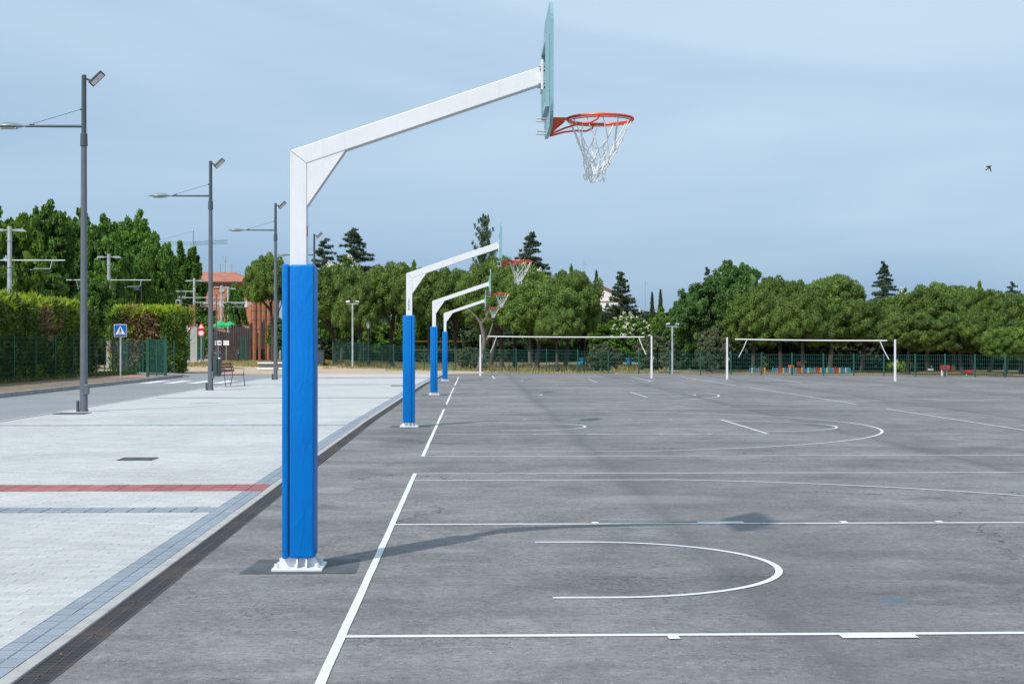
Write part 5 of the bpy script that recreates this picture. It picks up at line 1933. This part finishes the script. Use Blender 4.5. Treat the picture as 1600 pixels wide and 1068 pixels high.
# ================================================================== HEDGES
def hedge(name, label, x0, x1, y0, y1, h_, seed, dry=()):
    global rng
    rng = np.random.default_rng(seed)
    random.seed(seed)
    root = thing(name, label, 'hedge', (0, 0, 0))
    s = Soup()
    cen, rad, tip = [], [], []
    stp = 0.40
    faces = []
    def addp(x, y, z):
        cen.append((x + random.uniform(-.16, .16), y + random.uniform(-.16, .16), z + random.uniform(-.16, .16)))
        rad.append(random.uniform(0.26, 0.48))
    z = 0.15
    while z < h_ - 0.15:
        y = y0
        while y <= y1:
            addp(x1 - 0.25, y, z)
            y += stp
        x = x0
        while x <= x1:
            addp(x, y0 + 0.25, z)
            x += stp
        z += stp
    y = y0
    while y <= y1:
        x = x0
        while x <= x1:
            addp(x, y, h_ - 0.3 + 0.2 * math.sin(x * 2.1 + y * 0.9) * 0.6)
            tip.append((x + random.uniform(-.2, .2), y + random.uniform(-.2, .2), h_ - 0.12 + random.uniform(-.12, .18)))
            x += stp
        y += stp
    cen, rad, tip = np.array(cen), np.array(rad), np.array(tip)
    isdry = np.zeros(len(cen), bool)
    for (dx, dy, dz, dr) in dry:
        isdry |= np.sum(((cen - [dx, dy, dz]) / [1.0, 1.0, 1.0]) ** 2, axis=1) < dr * dr
    core = MB().box(x0 + 0.3, x1 - 0.5, y0 + 0.5, y1 - 0.3, 0, h_ - 0.55)
    core.build('inner_twigs', M['hedge'], root)
    s.quads(leaves(cen[~isdry], rad[~isdry], 85, 0.22, 'needle', 0.35, 1.2, 0.3, 0.6), 0)
    if isdry.any():
        s.quads(leaves(cen[isdry], rad[isdry], 85, 0.20, 'needle', 0.35, 1.2, 0.3, 0.6), 2)
    s.quads(leaves(tip, np.full(len(tip), 0.24), 80, 0.24, 'needle', 0.4, 1.3, 0.7, 0.8), 1)
    # lighter shoots scattered on the face
    pick = cen[rng.random(len(cen)) < 0.2]
    s.quads(leaves(pick + [0.12, -0.08, 0.1], np.full(len(pick), 0.22), 40, 0.22, 'needle', 0.4, 1.3, 0.5, 0.8), 1)
    s.build('foliage', [M['hedge'], M['hedge_tip'], M['drybrown']], root)
    return root
hedge('clipped_hedge', 'long tall green hedge beside the road at the left edge', -21.5, -18.75, 42, 73.6, 3.35, 21, [(-18.9, 64.5, 2.6, 0.9), (-18.9, 66.0, 2.2, 0.6)])
hedge('clipped_hedge', 'shorter hedge with a brown dead patch, behind the crossing sign', X_at(181, 81), X_at(273, 81), 80.3, 84.5, 3.35, 22,
      [(X_at(228, 81), 80.6, 3.0, 1.0), (X_at(238, 81), 80.6, 2.6, 0.8), (X_at(200, 81), 80.6, 1.2, 0.9), (X_at(206, 81), 80.6, 0.7, 0.7), (X_at(216, 81), 80.6, 2.9, 0.6)])
# low clipped hedge at the playground
hedge('low_hedge', 'low pale clipped hedge behind the fence at the rightmost volleyball post', X_at(1384, 90), X_at(1416, 90), 88, 90, Z_at(576, 89), 23)

# grass tufts
def grass(name, boxes, n, size, mat, seed):
    r2 = np.random.default_rng(seed)
    arr = []
    for (x0, x1, y0, y1, z) in boxes:
        x = r2.uniform(x0, x1, n)
        y = r2.uniform(y0, y1, n)
        keep = (np.sin(x * 2.3) + np.sin(y * 1.1 + x) + r2.uniform(-1, 1, n)) > -0.5
        x, y = x[keep], y[keep]
        k_ = len(x)
        h_ = size * r2.uniform(0.4, 1.2, k_)
        a = r2.uniform(0, 6.28, k_)
        w = 0.035
        bz = np.full(k_, z)
        p0 = np.stack([x - w * np.cos(a), y - w * np.sin(a), bz], 1)
        p1 = np.stack([x + w * np.cos(a), y + w * np.sin(a), bz], 1)
        tt = np.stack([x + r2.normal(0, .08, k_), y + r2.normal(0, .08, k_), bz + h_], 1)
        arr.append(np.stack([p0, p1, tt, tt], 1))
    s = Soup()
    s.quads(np.concatenate(arr))
    o = s.build(name, [mat])
    tag(o, None, None, None, 'stuff')
    return o
grass('dry_grass', [(-22, -13, 105, 128, -0.06), (-14, -10.5, 112, 130, -0.06), (-9.5, -6, 102, 120, -0.06), (-5, 1, 95, 110, -0.06), (1, 12, 88, 104, -0.06)], 6500, 0.34, M['grass_dry'], 3)
o = grass('verge_weeds', [(-18.7, -18.1, 44, 74, 0.05), (-18.6, -17.2, 70, 76, 0.05)], 2200, 0.2, M['grass_green'], 4)
o = grass('fence_weeds', [(-10, -5.3, 97.5, 100, -0.06), (-5.3, 0.6, 88, 96, -0.06), (0.6, 10.5, 80.5, 84, -0.06)], 1300, 0.16, M['grass_dry'], 5)

# bits of grit and leaf blown over the paving and the court
r3 = np.random.default_rng(9)
arr = []
for (x0, x1, y0, y1, k_) in ((-9, -2.3, 7.5, 26, 60), (-2.1, 8, 7.2, 24, 70), (-2.15, -1.95, 7, 30, 40)):
    x, y = r3.uniform(x0, x1, k_), r3.uniform(y0, y1, k_)
    a = r3.uniform(0, 6.28, k_)
    L_ = r3.uniform(0.008, 0.022, k_)
    z = np.full(k_, 0.007)
    p0 = np.stack([x, y, z], 1)
    p1 = np.stack([x + L_ * np.cos(a), y + L_ * np.sin(a), z + 0.006], 1)
    p2 = np.stack([x + L_ * np.cos(a + 1.1), y + L_ * np.sin(a + 1.1), z + 0.002], 1)
    arr.append(np.stack([p0, p1, p2, p2], 1))
s_ = Soup()
s_.quads(np.concatenate(arr))
tag(s_.build('leaf_litter', [simple('dry_leaf_litter', (0.16, 0.11, 0.07), 0.9, 0.4, 30)]), None, None, None, 'stuff')

# ================================================================== TREES
pA = proto_pine(101, 5.5, 2.6, 0.20, 0.3)
pB = proto_pine(102, 5.5, 2.9, 0.24, -0.4)
pC = proto_pine(103, 5.2, 2.4, 0.12, 0.1)
pD = proto_pine(104, 5.8, 2.7, 0.18, -0.1)
pE = proto_pine(105, 5.6, 2.7, 0.36, 0.7)
pG = proto_pine(106, 5.4, 2.8, 0.38, -0.5)
pH = proto_pine(107, 5.6, 2.5, 0.52, 0.25)
GP = 'umbrella pines beyond the far fence'
PN = [
 # px, top, Y, half, proto, label
 (426, 413, 122, 37, pH, 'round umbrella pine between the orange tower and the nearest blue pad'),
 (523, 430, 114, 56, pG, 'leftmost pine of the row right of the nearest blue pad'),
 (572, 428, 120, 48, pE, 'pine behind the slim T-shaped floodlight, right of its pole'),
 (612, 424, 110, 53, pH, 'pine with a leaning trunk just left of the second hoop'),
 (561, 455, 108, 36, pG, 'low pine crown around the slim T-shaped floodlight'),
 (672, 430, 106, 53, pE, 'pine behind the arms of the second and third hoops'),
 (716, 436, 104, 48, pG, 'pine between the third hoop post and the white volleyball post'),
 (765, 412, 102, 56, pE, 'tall pine crown right behind the second hoop board'),
 (805, 430, 97, 50, pH, 'pine below the net of the second hoop'),
 (838, 452, 92, 62, pG, 'broad low pine in front, right of the far rims, over the left net'),
 (882, 432, 96, 46, pE, 'large dark pine left of the white gabled house'),
 (912, 462, 100, 24, pG, 'lower right shoulder pine beside the large dark pine'),
 (870, 486, 88, 34, pE, 'nearest small pine crown over the middle of the left net'),
 (783, 470, 94, 48, pH, 'pine crown directly above the left end of the left net'),
 (1176, 455, 86, 44, pC, 'leftmost pine of the right group, next to the big broadleaf tree'),
 (1220, 437, 92, 49, pB, 'pine with high rounded top left of the highest crown of the right group'),
 (1296, 434, 88, 59, pA, 'highest rounded pine crown of the right group'),
 (1255, 462, 82, 46, pD, 'pine in front between the two high crowns of the right group'),
 (1345, 472, 84, 54, pB, 'pine over the right net, left of the tall cedar'),
 (1398, 462, 90, 49, pC, 'pine crown just under the tall cedar'),
 (1450, 452, 86, 54, pD, 'pine crown right of the tall cedar'),
 (1490, 446, 92, 54, pA, 'high pine crown, second from the right picture edge group'),
 (1545, 458, 84, 56, pB, 'pine below the small far cedar at right'),
 (1596, 462, 80, 56, pC, 'pine cut by the right picture edge'),
 (1505, 490, 78, 49, pD, 'low front pine in the right corner, above the play house'),
 (1418, 492, 79, 49, pA, 'low front pine behind the rightmost volleyball post'),
 (1570, 512, 74, 37, pC, 'small front pine at the right edge reaching down to the fence'),
 (1640, 470, 78, 49, pD, 'pine just outside the right picture edge'),
]
for px, top, Y, half, pr, lab in PN:
    plant(pr, px, top, Y, half, lab, group=GP)
for i_, px in enumerate(range(1170, 1640, 50)):  # extra row of pines added so their crowns shade the undergrowth
    plant((pA, pC, pB, pD)[i_ % 4], px, 468 + (i_ * 7) % 13, 97 - i_ * 0.6, 46, 'umbrella pine of the back row added to cast shade, mostly hidden by the pines before it', group='added back row of pines')

# broadleaf prototypes
bA = proto_broad(201, 11, 4.6, 0.18, 'decid', 0.34)
bB = proto_broad(202, 11, 4.3, 0.15, 'decid', 0.34, nl=30)
bL = proto_broad(203, 8, 3.6, 0.2, 'decid_light', 0.36, nl=22)
bE = proto_broad(204, 8, 4.0, 0.12, 'elm', 0.24, nl=32, n=170)
bF = proto_broad(205, 8, 3.4, 0.2, 'decid', 0.30, nl=22, flowers=True)
GL = 'broadleaf trees behind the tram line'
BL = [
 (12, 338, 92, 62, bL, 'lighter green tree at the left edge behind the first tram pole'),
 (70, 326, 112, 52, bA, 'dark green tall tree between the first tram pole and the nearest lamp'),
 (118, 334, 118, 46, bB, 'tall tree directly behind the nearest street lamp pole'),
 (168, 348, 108, 46, bA, 'lobed broadleaf tree behind the second tram pole'),
 (206, 338, 120, 48, bB, 'highest-topped broadleaf tree left of the third tram pole'),
 (240, 372, 112, 36, bA, 'broadleaf tree behind the third tram pole, beside the poplar'),
 (-40, 345, 95, 60, bA, 'broadleaf tree cut by the left picture edge'),
 (150, 430, 100, 40, bB, 'low broadleaf growth behind the hedge gap'),
 (60, 425, 98, 50, bA, 'low broadleaf tree right above the long hedge'),
]
for px, top, Y, half, pr, lab in BL:
    plant(pr, px, top, Y, half, lab, group=GL)
plant(bE, 1108, 440, 88, 56, 'large drooping elm left of the right pine group')
plant(bE, 1150, 414, 104, 52, 'tallest rounded broadleaf tree beyond the elm')
plant(bE, 1075, 470, 96, 40, 'elm growth behind the T-shaped floodlight on the right')
plant(bL, 1042, 486, 104, 34, 'yellow-green tree below the twin cypresses')
plant(bF, 985, 494, 94, 34, 'small round tree with pale blossom and a thin trunk, below the fir')
plant(bL, 948, 505, 106, 34, 'yellow-green tree behind the blossoming one, below the white gabled house')
plant(bF, 533, 412, 132, 44, 'white flowering tree under the two cedars')
plant(bF, 828, 420, 112, 40, 'white flowering tree below the cedar, behind the second net')
plant(bL, 886, 424, 118, 22, 'light green treetop showing above the large dark pine')
plant(bL, 640, 418, 128, 26, 'light green feathery treetop left of the second hoop corner')
plant(bL, 596, 508, 128, 34, 'light green low tree behind the lantern')
plant(bL, 655, 500, 132, 34, 'light green low tree behind the yellow taped net')
plant(bA, 366, 446, 165, 20, 'small tree before the middle of the brick building', group='x') ['group'] = 'small trees by the brick building'
plant(bA, 440, 500, 135, 26, 'broadleaf bush under the umbrella pine by the orange tower')
plant(bL, 1530, 447, 100, 22, 'light treetop poking above the right pines')
plant(bF, 1412, 458, 104, 24, 'blossoming treetop at the foot of the tall cedar')
plant(bB, 1130, 500, 98, 40, 'shaded broadleaf growth behind the olive-green bush')

oA = proto_broad(301, 4, 2.0, 0.03, 'oak', 0.16, nl=26, n=130, name='holm_oak', rough=0.85, tr=0.09)
plant(oA, 942, 536, 84, 27, 'small grey-green oak in front of the fence, over the blue tables')
plant(oA, 1020, 524, 85, 31, 'grey-green holm oak behind the middle volleyball post')
plant(oA, 1112, 514, 84, 27, 'olive-green holm oak bush behind the third volleyball post')
plant(oA, 735, 542, 96, 22, 'small dark oak sapling left of the left volleyball post')

cA = proto_conifer(401, 10, 3.1, 24, 10, 'cedar', 0.14, 0.8, ragged=0.4, nleaf=60, flatc=0.6)
cB = proto_conifer(402, 10, 3.3, 21, 9, 'cedar', 0.08, 0.6, ragged=0.45, flatc=0.5)
fA = proto_conifer(403, 10, 2.8, 22, 10, 'fir', -0.15, 0.85, name='fir_tree', base=0.05, ragged=0.25, nleaf=55, flatc=0.9)
plant(cB, 506, 377, 150, 54, 'cedar directly right of the nearest white post, flat layered branches')
plant(cA, 553, 361, 150, 78, 'dark cedar with pointed top, second from the nearest post')
plant(cA, 829, 367, 135, 66, 'cedar above the rim of the second hoop')
plant(cA, 1381, 411, 118, 46, 'tall pointed cedar standing above the right pines')
plant(cB, 1582, 442, 112, 34, 'small sparse cedar at the right above the pines')
plant(cB, 1106, 420, 120, 26, 'dark conifer tip left of the tallest rounded broadleaf')
plant(fA, 970, 427, 118, 46, 'dense fir with pointed top in front of the white gabled house')
yA = proto_column(501, 10, 1.1, 'cypress', 55)
plant(yA, 932, 425, 128, 10, 'narrow cypress left of the white gabled house', group='narrow cypresses')
plant(yA, 1019, 458, 124, 8, 'left one of the two narrow cypresses by the low white house', group='narrow cypresses')
plant(yA, 1032, 454, 124, 9, 'right one of the two narrow cypresses by the low white house', group='narrow cypresses')
yT = proto_conifer(502, 10, 2.2, 20, 8, 'cypress', -0.9, 0.45, name='thuja_tree', base=0.1, ragged=0.6, nleaf=42, flatc=1.4)
plant(yT, 757, 347, 126, 30, 'tall loose grey-green conifer behind the second hoop arm')
def proto_poplar(seed, Hh=12, Rr=2.2):
    global rng
    rng = np.random.default_rng(seed)
    random.seed(seed)
    root = thing('poplar_tree', 'x', 'tree')
    MB().tube([(0, 0, -0.1), (0, 0, Hh * 0.8)], [0.2, 0.04], 8).build('trunk', M['bark_grey'], root, True)
    lb = MB()
    cen, rad = [], []
    for i in range(44):
        t = (i + 0.5) / 44
        a = i * 2.39996
        z0 = Hh * (0.05 + 0.62 * t)
        L = Hh * random.uniform(0.22, 0.36) * (1 - 0.35 * t)
        w = Rr * (1 - 0.62 * t) * random.uniform(0.7, 1.1)
        p0, p1 = Vector((0, 0, z0)), Vector((w * math.cos(a), w * math.sin(a), z0 + L))
        lb.tube([p0, p0.lerp(p1, 0.5) + Vector((w * .2 * math.cos(a), w * .2 * math.sin(a), 0)), p1], [0.05, 0.03, 0.01], 4)
        for j in range(9):
            f = 0.15 + 0.85 * j / 8
            q = p0.lerp(p1, f) + Vector((w * .2 * math.cos(a), w * .2 * math.sin(a), 0)) * math.sin(PI * f)
            cen.append(q[:])
            rad.append((0.50 - 0.34 * f) * random.uniform(0.8, 1.2))
    lb.build('limb', M['bark_grey'], root)
    s = Soup()
    s.quads(leaves(np.array(cen), np.array(rad), 110, 0.22, 'leaf', 0.4, 1.5, 0.3, 0.7))
    s.build('crown', [M['decid']], root)
    root['dim'] = (Rr, Hh)
    return root
yP = proto_poplar(503)
plant(yP, 289, 361, 176, 50, 'slender poplar with upright branches before the crane jib')
plant(yP, 313, 470, 182, 12, 'lower poplar growth left of the brick building', group=None)

# bare forked tree near the left volleyball post
Yk = 90
t = thing('bare_tree', 'forked grey bare trunk leaning behind the left volleyball post', 'tree', (X_at(748, Yk), Yk, 0))
k0 = t.location.x
def rel(px, py):
    p = P(px, py, Yk)
    return (p.x - k0, 0.0, p.z)
MB().tube([(0, 0, -0.1), rel(752, 560), rel(757, 530), rel(753, 512), rel(751, 503)], [0.20, 0.17, 0.13, 0.11, 0.09], 9).build('trunk', M['bark_grey'], t, True)
for pts_, r_ in (([rel(751, 505), rel(744, 495), rel(736, 487), rel(728, 482)], 0.075), ([rel(752, 505), rel(759, 497), rel(763, 487), rel(766, 478)], 0.07), ([rel(757, 535), rel(763, 527), rel(767, 515), rel(770, 505)], 0.08), ([rel(757, 500), rel(764, 498), rel(772, 501)], 0.03)):
    MB().tube(pts_, [r_ * (1 - 0.6 * i / (len(pts_) - 1)) for i in range(len(pts_))], 7).build('limb', M['bark_grey'], t, True)

# leaning pine trunks seen under the crowns, each under a pine of the row
# distant wood closing the horizon
def wood(name, x0, x1, y, hmin, hmax, seed, mat, n=420):
    global rng
    rng = np.random.default_rng(seed)
    xs = rng.uniform(x0, x1, n)
    cen = np.stack([xs, y + rng.uniform(-3, 3, n), rng.uniform(0.0, 1.0, n) * (hmin + (hmax - hmin) * (0.5 + 0.5 * np.sin(xs * 0.21 + seed)))], 1)
    rad = rng.uniform(0.8, 1.7, n)
    s = Soup()
    s.quads(ico_quads(cen, rad * 0.5, 0.85))
    s.quads(leaves(cen, rad, 210, 0.30, 'leaf', 0.6, 0.85, 0.2, 0.35))
    o = s.build(name, [M[mat]])
    o['kind'] = 'stuff'
    return o
wood('distant_woodland', -14, 18, 140, 3.2, 4.6, 31, 'understory_shade', 560)
wood('distant_woodland', 13, 55, 97, 2.4, 3.2, 32, 'understory_shade', 800)
wood('distant_woodland', 16, 70, 112, 3.0, 3.8, 35, 'understory_shade', 500)
wood('distant_woodland', -85, -30, 175, 3.5, 5.0, 33, 'decid', 420)
wood('distant_woodland', -60, -27.5, 118, 3.0, 4.0, 34, 'decid', 380)

# ================================================================== BIRD
Yv = 38
p = P(1545, 262, Yv)
t = thing('swallow', 'small dark bird gliding in the open sky at right', 'bird', p)
body = MB()
q = Yv / FPX
def bp(dx, dy, dz=0.0):
    return (dx * q, dz * q, -dy * q)
body.tube([bp(4.5, -4), bp(3, -2.5), bp(0, 0), bp(-3, 2.6), bp(-4.5, 3.6)], [0.25 * q, 0.9 * q, 1.2 * q, 0.6 * q, 0.2 * q], 8)
body.build('body', M['bird'], t, True)
def slab(pts, name):
    n = len(pts)
    m_ = MB()
    m_.add([bp(*a) for a in pts] + [tuple(np.array(bp(*a)) + [0, 0.4 * q, 0]) for a in pts],
           [tuple(range(n)), tuple(range(2 * n - 1, n - 1, -1))] + [(i, (i + 1) % n, (i + 1) % n + n, i + n) for i in range(n)])
    m_.build(name, M['bird'], t)
slab([(2.5, -2.5), (3.4, 1.0, 1), (6.0, 7.8, 3), (3.0, 4.2, 2), (0.2, 0.6)], 'wing')
slab([(2.0, -3.2), (-2.0, -2.8, -1), (-6.2, -1.4, -3), (-2.5, -0.4, -1), (0.2, 0.4)], 'wing')
slab([(-3.5, 2.4), (-6.5, 2.0), (-4.8, 3.2), (-4.2, 5.2), (-2.6, 3.4)], 'tail')

for o in scene.objects:
    if 'dim' in o:
        del o['dim']
